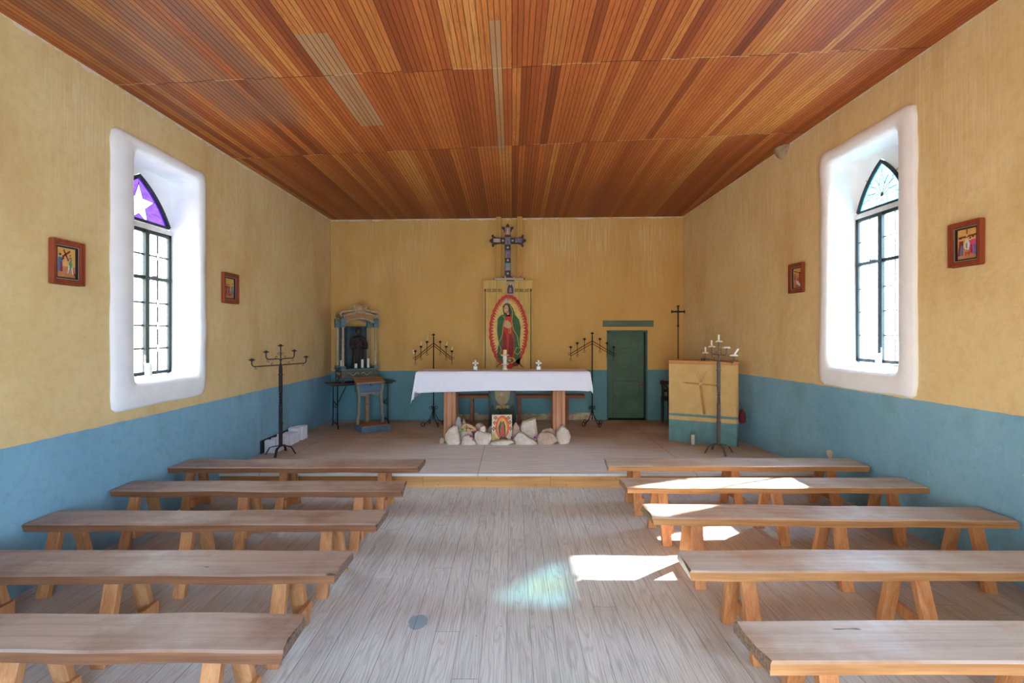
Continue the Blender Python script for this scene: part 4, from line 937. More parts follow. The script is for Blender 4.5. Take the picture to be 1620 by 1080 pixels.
def puddle(c, r=.04, seed=1):
    mb = MB(); rnd = random.Random(seed); n = 18; rr = [r*(1+rnd.uniform(-.25, .25)) for _ in range(n)]
    def fn(i, j): k_ = j/3; q_ = rr[i]*(1-k_*.62); return (math.cos(2*PI*i/n)*q_, math.sin(2*PI*i/n)*q_, [-.008, .006, .012, .013][j])
    mb.grid(fn, n, 4, close_u=True); o = mb.build('wax_puddle', wax, smooth=True); return o
a = Vector((CRd[0], CRd[1], 0)); hf = a.length; a.normalize(); zt = 1.615
spots = [(0, zt, .085, 0, 'upright white candle in the topmost cup of the right iron candelabrum'), (-hf*.52, zt-.075, .085, 0, 'upright white candle in the upper left cup of the right iron candelabrum'), (-hf, zt-.165, .075, 0, 'upright white candle in the lower left cup of the right iron candelabrum'), (hf, zt-.165, .095, .62, 'white candle leaning over in the lower right cup of the right iron candelabrum')]
for i, (u, z, L, tl, lb) in enumerate(spots):
    p = Vector((CR[0], CR[1], z+.008))+a*u; taper(p+Vector((0, 0, .006)), L, .0125, tl, wax, lb, 'candles on the right iron candelabrum')
for i, (u, z) in enumerate(((0, zt), (-hf*.52, zt-.075), (-hf, zt-.165), (hf, zt-.165), (hf*.52, zt-.075))):
    o = puddle(0, .045 if i != 4 else .05, i); p = Vector((CR[0], CR[1], z+.008))+a*u; o.location = p
    tag(o, ('white wax melted over the %s cup of the right iron candelabrum' % ['topmost', 'upper left', 'lower left', 'lower right', 'upper right'][i]), 'wax', 'melted wax on the right iron candelabrum')

def branch_stand(loc, half, zap, zend, ztop, label, feet=3):
    t = thing('branch_candelabrum', (*loc, STG), label, 'candelabrum', 0, 'branching iron candle stands behind the altar'); m = rust; b = -STG
    mb = MB(); mb.tube([(0, 0, .10), (0, 0, ztop+b-.03)], .010, 8); mb.build('pole', m, t, smooth=True)
    cup_mb(.032).build('candle_cup', m, t, smooth=True).location = (0, 0, ztop+b)
    for sg in (-1, 1):
        mb = MB(); mb.tube([(0, 0, zap+b), (sg*half, 0, zend+b)], .0065, 6); mb.build('beam', m, t)
        mb = MB(); mb.tube([(0, 0, zap+b-.045), (sg*(half+.0), 0, zend+b-.04)], .0055, 6)
        mb.tube(arc((sg*(half+.022), 0, zend+b-.008), .018, PI if sg > 0 else 0, (PI if sg > 0 else 0)+sg*1.9*PI, 12), .003, 5); mb.build('lower_beam', m, t)
        for i, f in enumerate((.36, .69, 1.0)):
            z = zap+(zend-zap)*f+b; x = sg*half*f
            mb = MB(); mb.tube([(x, 0, z-.085), (x, 0, z+.085)], .005, 6); mb.tube(arc((x, 0, z-.103), .018, PI/2, PI/2+1.9*PI, 12), .003, 5); mb.build('candle_arm', m, t)
            cup_mb(.030).build('candle_cup', m, t, smooth=True).location = (x, 0, z+.105)
    for i in range(4):
        an = i*PI/2+.55; v = Vector((math.cos(an), math.sin(an), 0)); Z = Vector((0, 0, 1))
        P = [v*.008+Z*.30, v*.03+Z*.20, v*.08+Z*.10, v*.16+Z*.045]
        P += [v*(.185+.045*math.cos(u)*(1-.55*i_/12))+Z*(.048+.043*math.sin(u)*(1-.55*i_/12)) for i_, u in enumerate([-PI*.75+j*.55 for j in range(13)])]
        mb = MB(); mb.tube(P, .006, 6); lg = mb.build('leg', m, t, smooth=True)
        mb = MB(); P = [v*(.05+.035*math.cos(u)*(1-.6*i_/12))+Z*(.30+.035*math.sin(u)*(1-.6*i_/12)) for i_, u in enumerate([PI+j*.55*-1 for j in range(13)])]; mb.tube(P, .004, 5); mb.build('scroll', m, lg)
    return t
BL = (-1.33, 8.2); BR = (1.36, 8.2)
branch_stand(BL, .31, 1.565, 1.315, 1.70, 'black iron stand with candles on sloping arms, left of the altar')
branch_stand(BR, .365, 1.60, 1.385, 1.725, 'black iron stand without candles on sloping arms, right of the altar')
for sg, i, tl, L, lb in ((-1, 2, -2.9, .07, 'drooping white candle hanging at the leftmost arm of the left iron stand'), (-1, 1, .10, .09, 'cream candle on the middle left arm of the left iron stand'), (-1, 0, .14, .115, 'tallest cream candle, leaning, on the inner left arm of the left iron stand'), (1, 1, .28, .08, 'cream candle tilted right on the middle right arm of the left iron stand'), (1, 2, .10, .07, 'cream candle on the outermost right arm of the left iron stand')):
    f = (.36, .69, 1.0)[i]; z = 1.565+(1.315-1.565)*f+.105+.012; x = BL[0]+sg*.31*f
    if tl < -1: taper((x-.035, BL[1], z+.02), L, .011, PI-.15, waxy if 0 else wax, lb, 'candles on the left branching stand')
    else: taper((x, BL[1], z), L, .011, tl, waxy, lb, 'candles on the left branching stand')

# ================================================================ LEFT CORNER: folding table, shrine, kneeler
RZ = math.atan2(.54, .84)
tb = thing('folding_table', (-2.59, 8.28, STG), 'dark folding table set across the left corner under the shrine', 'table', RZ)
dt = plain('dark_tabletop', sr(58, 50, 46), .5, 0, .15); bl = plain('black_tube', sr(38, 38, 40), .45, .5)
mb = MB(); mb.box((0, 0, .733), (1.10, .40, .022)); mb.build('tabletop', dt, tb, bevel=.006)
mb = MB(); mb.box((0, 0, .712), (1.0, .36, .02)); mb.build('edge_rail', bl, tb)
for sx_ in (-.42, .42):
    mb = MB(); y = .16
    mb.tube([(sx_, -y, .71), (sx_, -y, .06)], .011, 8); mb.tube([(sx_, y, .71), (sx_, y, .06)], .011, 8)
    mb.tube([(sx_, -y-.045, .0), (sx_, -y-.03, .05), (sx_, -y+.01, .075), (sx_, y-.01, .075), (sx_, y+.03, .05), (sx_, y+.035, .0)], .011, 8); mb.tube([(sx_, -y, .34), (sx_, y, .34)], .009, 8)
    lg = mb.build('leg_frame', bl, tb, smooth=True)
    mb = MB(); mb.tube([(sx_*.95, 0, .36), (sx_*.55, 0, .70)], .007, 6); mb.tube([(sx_, -y, .45), (sx_*.95, 0, .36), (sx_, y, .45)], .007, 6); mb.build('brace', bl, lg)
# shrine
oldw = wood('worn_cream_paint', sr(150, 140, 116), sr(196, 186, 160), 2, 1.2, .8); oldb = wood('worn_blue_paint', sr(66, 96, 108), sr(112, 142, 150), 0, 1.2, .8); oldg = wood('worn_dark_paint', sr(70, 72, 62), sr(104, 104, 88), 0, 1.2, .8)
gild = wood('faded_orange_paint', sr(150, 104, 64), sr(186, 146, 100), 0, 1.2, .8)
SW, SD, SZ = .27, .19, .735+.01
shn = thing('shrine', (-2.66, 8.27, STG+SZ), 'weathered open columned shrine with curved canopy on the folding table', 'shrine', RZ)
mb = MB(); mb.box((0, 0, .145), (2*SW+.06, 2*SD+.06, .13)); bs = mb.build('base', oldg, shn, bevel=.006)
mb = MB(); mb.box((0, 0, .22), (2*SW+.10, 2*SD+.10, .022)); mb.build('base_moulding', oldb, bs, bevel=.005)
for (cx_, w_, rot_) in ((0, 2*SW-.08, 0), (1, 2*SD-.08, 1)):
    mb = MB()
    for sg in (-1, 1):
        pts = [(sg*(.02+i*.018*(w_/.46)), .145+.022*math.sin(i*.9)) for i in range(11)]
        if rot_: P = [(-SW-.034, x, z) for x, z in pts]
        else: P = [(x, -SD-.034, z) for x, z in pts]
        mb.tube(P, [.009-.0006*i for i in range(11)], 6)
    mb.build('carving', plain('faded_gold_green', sr(160, 152, 96), .7, 0, .3), bs, smooth=True)
mb = MB()
for sx_, sy_ in ((-SW, -SD), (SW, -SD), (-SW, SD), (SW, SD)):
    mb.tube([Vector((sx_, sy_, .04))+Vector((math.copysign(1, sx_)*math.cos(u)*.04*(1-.5*i/12), 0, math.sin(u)*.04*(1-.5*i/12))) for i, u in enumerate([PI/2-j*.5 for j in range(13)])], .010, 8)
    mb.tube([(sx_, sy_, .08), (sx_, sy_, .09)], .03, 8)
mb.build('scroll_feet', oldg, shn, smooth=True)
for sx_, sy_ in ((-SW, -SD), (SW, -SD), (-SW, SD), (SW, SD)):
    mb = MB(); mb.lathe([(.034, .23), (.034, .27), (.024, .28), (.021, .30), (.022, .52), (.026, .525), (.026, .535), (.021, .54), (.020, .70), (.025, .705), (.025, .715), (.019, .72), (.018, .90), (.028, .92), (.034, .935)], (sx_, sy_, 0), 14); c_ = mb.build('column', oldw, shn, smooth=True, angle=50)
    mb = MB(); mb.box((sx_, sy_, .25), (.075, .075, .055)); mb.build('plinth_block', oldb, c_, bevel=.005); mb = MB(); mb.box((sx_, sy_, .995), (.08, .08, .15), taper=1.1); mb.build('capital', oldb, c_, bevel=.005)
# canopy: arched fascias, scrolled cornice
def fascia(p0, p1, nrm, nm):
    p0, p1, nrm = Vector(p0), Vector(p1), Vector(nrm); L = (p1-p0).length; ux = (p1-p0).normalized(); mb = MB()
    N = 14; lo = [(L*i/N, .985+.085*math.sin(PI*i/N)) for i in range(N+1)]; hi = [(L*i/N, 1.10+.055*math.sin(PI*i/N)) for i in range(N+1)]
    mb.prism(lo+hi[::-1], p0, ux, (0, 0, 1), nrm*.022); f_ = mb.build('fascia', gild, shn, bevel=.003)
    mb = MB(); mb.tube([p0+nrm*.028+ux*x+Vector((0, 0, z)) for x, z in lo], .013, 8); mb.build('arch_moulding', oldw, f_, smooth=True)
    mb = MB(); mb.tube([p0+nrm*.026+ux*x+Vector((0, 0, z+.012)) for x, z in hi], .017, 8); mb.build('cornice', oldw, f_, smooth=True)
    return f_
fascia((-SW, -SD, 0), (SW, -SD, 0), (0, -1, 0), 'front'); fascia((-SW, SD, 0), (-SW, -SD, 0), (-1, 0, 0), 'left'); fascia((SW, -SD, 0), (SW, SD, 0), (1, 0, 0), 'right'); fascia((SW, SD, 0), (-SW, SD, 0), (0, 1, 0), 'back')
mb = MB()
for sg in (-1, 1):       # S-shaped crest scrolls rising to the middle, and corner volutes
    P = [Vector((sg*(SW+.05), -SD-.03, 1.13)), Vector((sg*(SW+.03), -SD-.03, 1.175)), Vector((sg*SW*.72, -SD-.03, 1.19)), Vector((sg*SW*.40, -SD-.03, 1.205)), Vector((sg*SW*.30, -SD-.03, 1.25))]
    P += [Vector((sg*(SW*.30+.028*math.cos(u)), -SD-.03, 1.275+.028*math.sin(u)*(1-.3*i/8))) for i, u in enumerate([-PI*.6+j*.55 for j in range(9)])]
    mb.tube(P, .017, 8)
mb.build('crest_scroll', oldw, shn, smooth=True)
mb = MB(); mb.prism([(-.10, 1.16), (-.085, 1.26), (-.05, 1.30), (-.02, 1.285), (0, 1.31), (.02, 1.285), (.05, 1.30), (.085, 1.26), (.10, 1.16)], (0, -SD-.018, 0), (1, 0, 0), (0, 0, 1), (0, -.02, 0)); cs = mb.build('crest', gild, shn, bevel=.005)
mb = MB(); mb.lathe([(0, -.004), (.03, -.004), (.034, .004), (.02, .014), (0, .016)], (0, -SD-.04, 1.235), 10, M=Matrix.Rotation(PI/2, 3, 'X')); mb.build('rosette', oldw, cs, smooth=True)
mb = MB(); mb.grid(lambda i, j: (-SW-.02+(2*SW+.04)*i/12, -SD+2*SD*j/8, 1.09+.06*math.sin(PI*i/12)*math.sin(PI*(j+.001)/8)), 13, 9); mb.build('canopy_roof', oldg, shn, thick=.02, smooth=True)
mb = MB(); mb.grid(lambda i, j: (-SW+.03+i*.022, SD-.02+.012*math.sin(i*1.3), .24+j*.1), 22, 8)
mb.build('backdrop_cloth', plain('teal_cloth', sr(60, 80, 84), .9, 0, .2, 5), shn, thick=.004, smooth=True)
# saint statue
st_ = thing('saint_statue', (-2.655+.02, 8.28, STG+SZ+.232), 'dark robed saint statue standing inside the shrine', 'statue', RZ)
robe = plain('brown_habit', sr(40, 30, 30), .8, 0, .25, 12, .3)
mb = MB(); N = 28
prof = [(.105, 0), (.112, .02), (.100, .12), (.088, .28), (.083, .36), (.092, .44), (.100, .49), (.086, .525), (.045, .545), (.03, .552)]
mb.grid(lambda i, j: (math.cos(2*PI*i/N)*prof[j][0]*(1+.06*math.cos(i*2*PI/N*7)*(1-j/10)), math.sin(2*PI*i/N)*prof[j][0]*.62*(1+.06*math.cos(i*2*PI/N*7)*(1-j/10)), prof[j][1]), N, len(prof), close_u=True)
mb.quad(*[(math.cos(a_)*.1, math.sin(a_)*.06, .002) for a_ in (0, PI/2, PI, 1.5*PI)])
for sg in (-1, 1): mb.tube([(sg*.085, -.005, .50), (sg*.118, -.02, .42), (sg*.105, -.06, .35), (sg*.045, -.092, .37)], [.036, .036, .042, .03], 12)
mb.build('habit', robe, st_, smooth=True, angle=70)
mb = MB(); mb.lathe([(0, .545), (.022, .55), (.024, .57), (.036, .585), (.041, .61), (.040, .64), (.03, .665), (0, .675)], (0, -.012, 0), 16, sy=1.1); mb.lathe([(0, 0), (.007, 0), (.004, .012), (0, .014)], (0, -.06, .608), 8, M=Matrix.Rotation(PI/2, 3, 'X')); hd = mb.build('head', plain('dark_flesh', sr(66, 46, 40), .6), st_, smooth=True)
mb = MB(); mb.lathe([(.047, .60), (.049, .64), (.036, .672), (0, .684)], (0, .004, 0), 16); mb.build('hair', plain('dark_hair', sr(40, 28, 24), .8), hd, smooth=True)
mb = MB()
for sg in (-1, 1): mb.tube([(sg*.045, -.092, .37), (sg*.018, -.104, .40), (sg*.006, -.106, .435)], [.014, .013, .006], 8)
mb.build('hands', plain('dark_flesh', sr(110, 76, 62), .6), st_, smooth=True)
def glass_candle(name, loc, label, group, H_=.20, fill=.6, r=.029):
    mb = MB(); mb.lathe([(0, .002), (r, .002), (r, H_), (r-.0025, H_), (r-.0025, .006), (0, .006)], n=20); o = mb.build(name, jarg, smooth=True, loc=loc, angle=40)
    mb = MB(); mb.lathe([(0, .007), (r-.004, .007), (r-.004, H_*fill), (r*.5, H_*fill-.003), (0, H_*fill-.002)], n=18); mb.build('wax', wax, o, smooth=True, angle=40); return tag(o, label, 'candle', group)
def inshrine(x, y): c, s = math.cos(RZ), math.sin(RZ); return (-2.66+x*c-y*s, 8.27+x*s+y*c)
for x, y, f, lb in ((-.245, .02, .72, 'glass candle in the shrine, leftmost, between the two left columns'), (-.045, -.13, .42, 'half burnt glass candle in the shrine, below the statue on its left'), (.06, -.14, .78, 'full glass candle in the shrine, below the statue on its right'), (.165, -.12, .85, 'white glass candle in the shrine nearest the right column')):
    gx, gy = inshrine(x, y); glass_candle('glass_candle', (gx, gy, STG+SZ+.232), lb, 'glass candles inside the shrine', .19, f, .027)
# kneeler
kb = wood('kneeler_blue', sr(66, 108, 142), sr(108, 138, 156), 0, 1.2, .8); kt = wood('kneeler_bare', sr(140, 104, 72), sr(182, 146, 112), 0, 1, .8); kg = wood('kneeler_grey', sr(116, 118, 110), sr(156, 150, 136), 2, 1.2, .8)
kn = thing('kneeler', (-2.30, 7.90, STG), 'worn blue prayer kneeler with slanted desk top in front of the shrine', 'kneeler', RZ)
mb = MB(); mb.box((.0, -.05, .045), (.46, .42, .09)); ks = mb.build('foot_box', kb, kn, bevel=.006)
mb = MB(); mb.box((.0, -.05, .095), (.44, .40, .012)); mb.build('foot_board', kt, ks, bevel=.003)
mb = MB(); R_ = Matrix.Rotation(.30, 3, 'X'); mb.box((-.02, .07, .80), (.47, .26, .024), R_); mb.build('desk_top', kt, kn, bevel=.004)
mb = MB(); mb.box((-.02, .075, .685), (.41, .20, .15)); dk = mb.build('desk_box', kb, kn, bevel=.005)
mb = MB(); mb.box((-.02, -.03, .685), (.35, .012, .105)); dw_ = mb.build('drawer', kb, kn, bevel=.006)
mb = MB(); mb.lathe([(0, .0), (.012, 0), (.012, .008), (0, .010)], (-.02, -.037, .73), 10, M=Matrix.Rotation(PI/2, 3, 'X')); mb.build('keyhole', plain('black_iron', (.02, .02, .02)), dw_)
mb = MB(); N = 16; mb.prism([(-.20, .61), (.20, .61)]+[(.20-.40*i/N, .565+.02*math.cos(4*PI*i/N)) for i in range(N+1)], (-.02, -.02, 0), (1, 0, 0), (0, 0, 1), (0, .02, 0)); mb.build('apron', kg, kn)
for sg in (-1, 1):
    mb = MB(); P = [(-.02+sg*(.20-.02*math.sin(PI*i/8)*(1 if i > 3 else .4)+.008*math.sin(i*1.9)), -.01, .10+.64*i/8) for i in range(9)]; mb.tube(P, .02, square=True); mb.build('leg', kg, kn)
mb = MB(); mb.box((-.02, .165, .35), (.055, .03, .70)); mb.build('back_post', kt, kn, bevel=.003)

# white paper bags along the left wall
bagm = plain('white_paper', sr(222, 226, 236), .9, 0, .05, 20, .2)
rnd = random.Random(3)
for i in range(11):
    y = 6.36+i*.087; x = -3.16+rnd.uniform(-.012, .018); h = .155+rnd.uniform(-.012, .02)+(.02 if i > 7 else 0)
    mb = MB(); wy, wx = .040, .072; P0 = [(-wx, -wy), (wx, -wy), (wx, -wy*.3), (wx-.012, 0), (wx, wy*.3), (wx, wy), (-wx, wy)]
    V0 = [mb.bm.verts.new((a, b, 0)) for a, b in P0]; V1 = [mb.bm.verts.new((a*(1+rnd.uniform(-.06, .06)), b*(1+rnd.uniform(-.1, .1)), h+rnd.uniform(-.008, .008))) for a, b in P0]
    m_ = len(P0); mb.bm.faces.new(V0[::-1])
    for j in range(m_): mb.bm.faces.new((V0[j], V0[(j+1) % m_], V1[(j+1) % m_], V1[j]))
    c0 = mb.bm.verts.new((0, 0, h-.03))
    for j in range(m_): mb.bm.faces.new((V1[j], V1[(j+1) % m_], c0))
    pos_ = ['nearest the camera', 'second', 'third', 'fourth', 'fifth', 'sixth', 'seventh', 'eighth', 'ninth', 'tenth', 'farthest back'][i]
    lb = ('white folded paper bag in the row on the left stage floor, %s' % pos_) if i in (0, 10) else ('white folded paper bag, %s from the near end of the row by the left wall' % pos_)
    tag(mb.build('paper_bag', bagm, loc=(x, y, STG), bevel=.002), lb, 'bag', 'row of white paper bags')
mb = MB(); mb.box((0, .47, .085), (.014, .90, .17)); tag(mb.build('dark_board', plain('dark_board', sr(40, 40, 44), .6), loc=(-3.258, 6.25, STG), bevel=.002), 'thin dark board on edge between the wall and the white bags', 'board')

# ================================================================ LECTERN and right corner
LA, LBp = Vector((2.286, 7.05)), Vector((3.117, 6.66)); lc = (LA+LBp)/2; lrz = math.atan2(LBp.y-LA.y, LBp.x-LA.x); LW = (LBp-LA).length; LH = 1.175
lt = thing('lectern', (lc.x, lc.y, STG), 'wide yellow boxed lectern with teal stripe and teal foot', 'lectern', lrz)
def lect_mat():
    k = NM('lectern_paint'); o, (x, y, z) = k.pos(); n_ = k.noise(o, 8, 4)
    ye = k.mix(k.step(n_, .3, .7), sr(204, 168, 106), sr(216, 184, 124)); bl_ = k.mix(k.step(n_, .3, .7), sr(92, 138, 142), sr(112, 156, 158))
    e = k.math('ADD', z, k.math('MULTIPLY', x, .0)); m = k.math('MAXIMUM', k.math('LESS_THAN', e, .315), k.math('MULTIPLY', k.math('GREATER_THAN', e, .372), k.math('LESS_THAN', e, .408)))
    c = k.mix(m, ye, bl_); sp = k.math('MULTIPLY', k.step(k.noise(o, 40, 2), .70, .72), k.step(z, .1, .6, 1, 0)); c = k.mix(k.math('MULTIPLY', sp, .6), c, sr(110, 70, 44)); return k.fin(c, .75, 0, .3)
mb = MB(); mb.box((0, .02, LH/2-.01), (LW, .02, LH-.02)); mb.box((-LW/2+.01, .16, LH/2-.01), (.02, .30, LH-.02)); mb.box((LW/2-.01, .16, LH/2-.01), (.02, .30, LH-.02)); mb.build('body', lect_mat(), lt, bevel=.002)
cap = wood('lectern_cap', sr(190, 128, 70), sr(212, 154, 92), 0, .8, .6); mb = MB(); mb.box((0, .16, LH-.01), (LW+.012, .32, .022)); mb.box((0, .005, LH-.025), (LW+.004, .012, .05)); mb.build('top_board', cap, lt, bevel=.003)
mb = MB(); mb.lathe([(0, 0), (.03, 0), (.028, .02), (.012, .03), (0, .032)], n=14)
R_ = Matrix.Rotation(lrz, 3, 'Z')
tag(mb.build('black_knob', plain('black_plastic', (.02, .02, .025), .4), smooth=True, loc=Vector((lc.x, lc.y, STG+LH+.002))+R_@Vector((.0, .12, 0))), 'small round black object on top of the lectern', 'object')
straw = plain('dry_palm', sr(172, 132, 78), .8, 0, .2, 30)
t = thing('palm_cross', Vector((lc.x, lc.y, STG))+R_@Vector((0, -.012, 0)), 'cross of dry palm strips fixed to the lectern front', 'cross', lrz)
X0 = -.022; Z0 = .855
mb = MB()
for k_ in range(5): mb.bar((X0-.005+k_*.006-.012, 0, Z0-.02), (X0+.045+k_*.007-.012, -.004, Z0-.43-.01*(k_ % 2)), .007, .004, (0, 1, 0))
for k_ in range(5): mb.bar((X0, -.002, Z0), (X0-.07+k_*.036, -.006, Z0+.15+.03*math.sin(k_*2)), .0035, .003, (0, 1, 0))
mb.build('upright', straw, t)
mb = MB()
for k_ in range(4): mb.bar((X0-.26+.02*k_, -.004, Z0+.012-.006*k_), (X0+.27-.02*k_, -.006, Z0-.014-.004*k_), .0055, .004, (0, 1, 0))
mb.build('crosspiece', straw, t)
mb = MB()
for k_ in range(3): mb.bar((X0-.022, -.009, Z0-.018+.012*k_), (X0+.022, -.009, Z0-.008+.012*k_), .010, .006, (0, 1, 0))
mb.build('binding', plain('pale_string', sr(206, 186, 146), .8), t)
glass_candle('glass_candle', (2.545, 6.80, STG), 'glass jar candle on the stage floor against the lectern', None, .20, .7, .03)
# processional cross
pc = thing('processional_cross', (2.70, 7.86, STG), 'tall thin dark iron cross on a pole behind the lectern', 'cross')
zt_ = 1.73+44/97.3-STG; mb = MB(); mb.tube([(0, 0, .0), (0, 0, zt_-.30)], .009, 8); mb.lathe([(.09, 0), (.09, .012), (.03, .03), (.012, .08)], n=16); mb.build('pole', rust, pc, smooth=True, angle=40)
mb = MB(); mb.lathe([(.010, -.02), (.018, -.01), (.018, .01), (.010, .02)], (0, 0, zt_-.33), 10); mb.build('collar', rust, pc)
mb = MB()
mb.prism([(-.010, -.32), (.010, -.32), (.012, -.118), (.08, -.114), (.108, -.128), (.112, -.128), (.112, -.075), (.108, -.075), (.08, -.09), (.012, -.086), (.012, -.03), (.028, -.006), (.028, 0), (-.028, 0), (-.028, -.006), (-.012, -.03), (-.012, -.086), (-.08, -.09), (-.108, -.075), (-.112, -.075), (-.112, -.128), (-.108, -.128), (-.08, -.114), (-.012, -.118)], (0, .006, zt_), (1, 0, 0), (0, 0, 1), (0, -.012, 0)); mb.build('cross_head', rust, pc, bevel=.002)
# dark chair
dkw = wood('dark_chair_wood', sr(32, 26, 26), sr(56, 44, 40), 2, 1, .5)
ch = thing('dark_chair', (2.86, 8.28, STG), 'black wooden chair half hidden behind the lectern', 'chair', 0)
mb = MB(); mb.box((0, 0, .44), (.50, .42, .05)); mb.build('seat', plain('dark_upholstery', sr(38, 40, 46), .7), ch, bevel=.015)
for x in (-.225, .225):
    for y in (-.18, .18):
        mb = MB(); mb.lathe([(.018, 0), (.014, .04), (.024, .10), (.026, .30), (.02, .33), (.028, .36), (.028, .42)], (x, y, 0), 12); mb.build('leg', dkw, ch, smooth=True)
    mb = MB(); mb.tube([(x, -.17, .46), (x*1.02, -.15, .55), (x*.9, -.05, .62), (x*.96, .05, .66), (x, .19, .68)], .018, 8); mb.build('armrest', dkw, ch, smooth=True)
    mb = MB(); mb.tube([(x*.95, .19, .44), (x*.95, .22, .70), (x*.95, .23, .74)], .018, square=True); mb.build('back_post', dkw, ch)
mb = MB(); mb.box((0, .22, .70), (.52, .03, .06)); mb.box((0, .21, .56), (.44, .02, .05)); mb.build('back_rail', dkw, ch, bevel=.01)
# small red bag hooked on the lectern's side
rb = thing('red_bag', (3.238, 6.80, STG+.30), 'small dark red bag hung on the right side of the lectern', 'bag')
mb = MB(); mb.lathe([(0, 0), (.03, .004), (.046, .03), (.05, .08), (.046, .13), (.03, .165), (.014, .18), (.018, .195), (0, .196)], n=18, sx=.9); mb.build('bag_body', plain('dark_red_cloth', sr(120, 34, 52), .8, 0, .15), rb, smooth=True)
mb = MB(); mb.tube([(0, 0, .185), (-.012, 0, .25), (-.042, .0, .30)], .004, 6); mb.build('strap', plain('dark_red_cloth', sr(120, 34, 52), .8), rb, smooth=True)

# ================================================================ STATIONS, SILL CANDLES, NEST
fw_ = wood('frame_cherry', sr(126, 54, 34), sr(166, 82, 52), 2, 1.4, .4); inn_ = plain('frame_black', sr(28, 22, 24), .5); bead_ = plain('frame_bead', sr(206, 200, 180), .4, .2)
def station(side, y0, y1, z0, z1, label, fn_, tilt=0):
    W_ = y1-y0; H_ = z1-z0; yc = (y0+y1)/2; xx = XL if side < 0 else xw(yc)
    t = thing('framed_picture', (xx, yc, (z0+z1)/2), label, 'picture', PI/2 if side < 0 else -PI/2, 'framed scenes on the side walls')
    if tilt: t.rotation_euler = (0, tilt, t.rotation_euler.z)
    # local: x along wall, -y into the room
    fwid = W_*.125; mb = MB()
    def frame_ring(m, x0, z0_, w_, dy, th):
        for s_ in (-1, 1): m.box((s_*(x0-w_/2), dy-th/2, 0), (w_, th, 2*z0_)); m.box((0, dy-th/2, s_*(z0_-w_/2)), (2*x0-2*w_, th, w_))
    frame_ring(mb, W_/2, H_/2, fwid*.45, -.004, .036); frame_ring(mb, W_/2-fwid*.40, H_/2-fwid*.40, fwid*.65, -.004, .026)
    mb.build('wood_frame', fw_, t, bevel=.004)
    mb = MB(); frame_ring(mb, W_/2-fwid, H_/2-fwid, W_*.075, -.004, .016); mb.build('black_liner', inn_, t)
    mb = MB(); a, b = W_/2-fwid-W_*.03, H_/2-fwid-W_*.03
    for s_ in (-1, 1):
        for i in range(34): z = -b+2*b*(i+.5)/34; mb.box((s_*a, -.0215, z), (.0035, .004, b/34*1.1))
        for i in range(26): x = -a+2*a*(i+.5)/26; mb.box((x, -.0215, s_*b), (a/26*1.1, .004, .0035))
    mb.build('bead_trim', bead_, t)
    paint, done = painter(t, 'scene_image', (0, -.006, 0), (1, 0, 0), (0, 0, 1), (0, -1, 0), lambda x, y: ((x-.5)*(W_-2*fwid-W_*.13), (.5-y)*(H_-2*fwid-W_*.13)))
    paint([(0, 0), (1, 0), (1, 1), (0, 1)], P_('icon_gold', sr(214, 164, 88)), 1); paint([(0, .62), (1, .62), (1, 1), (0, 1)], P_('icon_ground', sr(186, 126, 80)), 1.5)
    fn_(paint); done(); return t
BLU, TEA, WHT, PNK, OLI = P_('icon_blue', sr(76, 118, 176)), P_('icon_teal', sr(92, 140, 120)), P_('icon_white', sr(206, 206, 206)), P_('icon_pink', sr(206, 74, 120)), P_('icon_olive', sr(120, 120, 90)); CRB = P_('icon_cross', sr(128, 50, 32))
def person_(paint, x, y, h, c1, c2, lean=0, L=3):
    w_ = h*.20; paint([(x-w_, y), (x+w_, y), (x+w_*.8+lean*h*.7, y-h*.78), (x-w_*.8+lean*h*.7, y-h*.78)], c1, L); paint([(x-w_*.2, y), (x+w_*.9, y), (x+w_*.6+lean*h*.5, y-h*.5), (x+lean*h*.5, y-h*.55)], c2, L+.5); paint(ellipse(x+lean*h*.9, y-h*.88, h*.09, h*.085, 10), P_('skin', sr(206, 168, 130)), L+1); paint(ellipse(x+lean*h*.9-h*.02, y-h*.93, h*.09, h*.06, 10), HAIR, L+1.3)
def s1(p):
    p(stroke([(.40, .08), (.98, .92)], .065), CRB, 2); p(stroke([(.34, .32), (.72, .10)], .07), CRB, 2)
    person_(p, .24, .80, .60, BLU, MAR); p(stroke([(.28, .42), (.42, .34)], .06), MAR, 4.5); person_(p, .74, .58, .36, OLI, TEA, -.05); p(stroke([(.68, .56), (.60, .84)], .05), WHT, 4); p(stroke([(.78, .56), (.86, .86)], .05), WHT, 4); p([(.66, .50), (.82, .50), (.80, .64), (.68, .64)], CG2, 4.2); p(stroke([(.72, .36), (.58, .56)], .04), P_('skin', sr(206, 168, 130)), 5)
def s2(p):
    person_(p, .25, .78, .50, MAR, PNK, .05); person_(p, .48, .76, .46, MAR, BLU, .0); person_(p, .82, .78, .54, TEA, BLU, -.06); p([(.2, .80), (.6, .74), (.9, .82), (.3, .88)], P_('icon_red', sr(176, 78, 52)), 3); p(stroke([(.05, .5), (.35, .32), (.6, .36)], .03), CRB, 2)
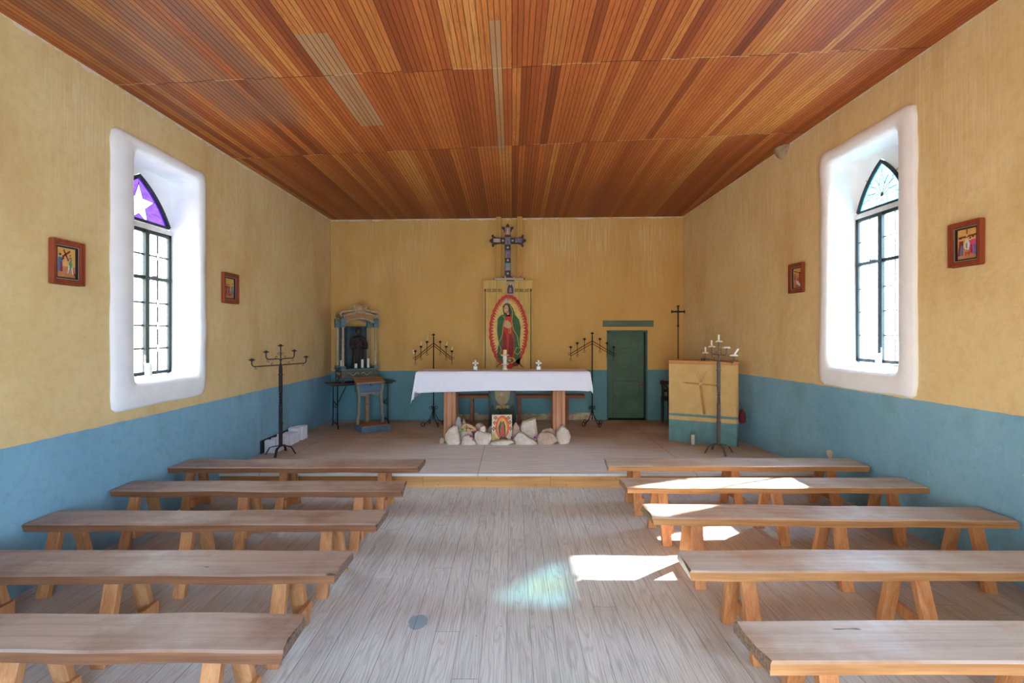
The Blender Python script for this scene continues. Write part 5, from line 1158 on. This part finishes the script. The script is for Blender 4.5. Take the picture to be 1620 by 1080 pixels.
def s3(p):
    p([(.25, .95), (.95, .9), (.9, .55), (.6, .48)], P_('icon_red', sr(176, 78, 52)), 2); person_(p, .2, .6, .44, OLI, MAR, .1); person_(p, .72, .55, .44, MAR, P_('icon_red2', sr(176, 58, 62)), .1); person_(p, .45, .66, .36, PNK, MAR, .0)
    p([(.35, .66), (.55, .62), (.85, .86), (.78, .92), (.45, .82)], WHT, 5); p(stroke([(.1, .12), (.9, .3)], .04), CRB, 2)
def s4(p):
    p([(.06, .24), (.94, .20), (.94, .26), (.06, .31)], CRB, 2); p(stroke([(.47, .02), (.47, .3)], .05), CRB, 2); person_(p, .16, .86, .62, MAR, BLU, .08); person_(p, .80, .86, .62, PNK, BLU, -.04); person_(p, .66, .80, .52, PNK, MAR, -.03, 2.6)
    p([(.34, .48), (.48, .30), (.62, .50), (.56, .70), (.38, .66)], WHT, 4); p([(.42, .48), (.5, .46), (.5, .66), (.42, .62)], TEA, 5); p(ellipse(.47, .22, .05, .05, 10), P_('skin', sr(206, 168, 130)), 5); p([(.36, .76), (.62, .76), (.58, .90), (.50, .80), (.40, .90)], P_('icon_red', sr(176, 78, 52)), 4)
station(-1, 3.405, 3.665, 2.085, 2.405, 'framed scene of two men raising a cross, left wall nearest the camera', s1)
station(-1, 5.43, 5.73, 2.075, 2.42, 'framed scene hung on the left wall beyond the window', s2)
station(1, 5.68, 5.97, 2.22, 2.57, 'framed scene hung on the right wall beyond the window', s3)
station(1, 3.53, 3.80, 2.24, 2.575, 'framed scene of figures taking a body off a cross, right wall nearest the camera', s4)
glass_candle('glass_candle', (-3.46, 4.60, 1.315), 'white glass candle standing on the left window sill', None, .21, .62, .032)
glass_candle('glass_candle', (3.66, 4.83, 1.39), 'white glass candle standing on the right window sill', None, .20, .7, .03)
# mud nest under the ceiling
mb = MB(); N = 18; yn = 6.13; xn = xw(yn); zn = zc(xn, yn)-.012
def nf(i, j):
    a_ = PI*i/N; b_ = PI/2*j/8; r = .12*(1+.10*mnoise.noise(Vector((i*.6, j*.5, 3)))); return (xn+.03-math.sin(a_)*math.cos(b_)*r*1.0, yn-math.cos(a_)*math.cos(b_)*r*1.1, zn-math.sin(b_)*r*1.15)
mb.grid(nf, N+1, 9); tag(mb.build('swallow_nest', rock_mat('dried_mud', sr(150, 128, 104), sr(186, 166, 140)), smooth=True, thick=.014), 'mud bird nest stuck under the ceiling on the right wall', 'nest')
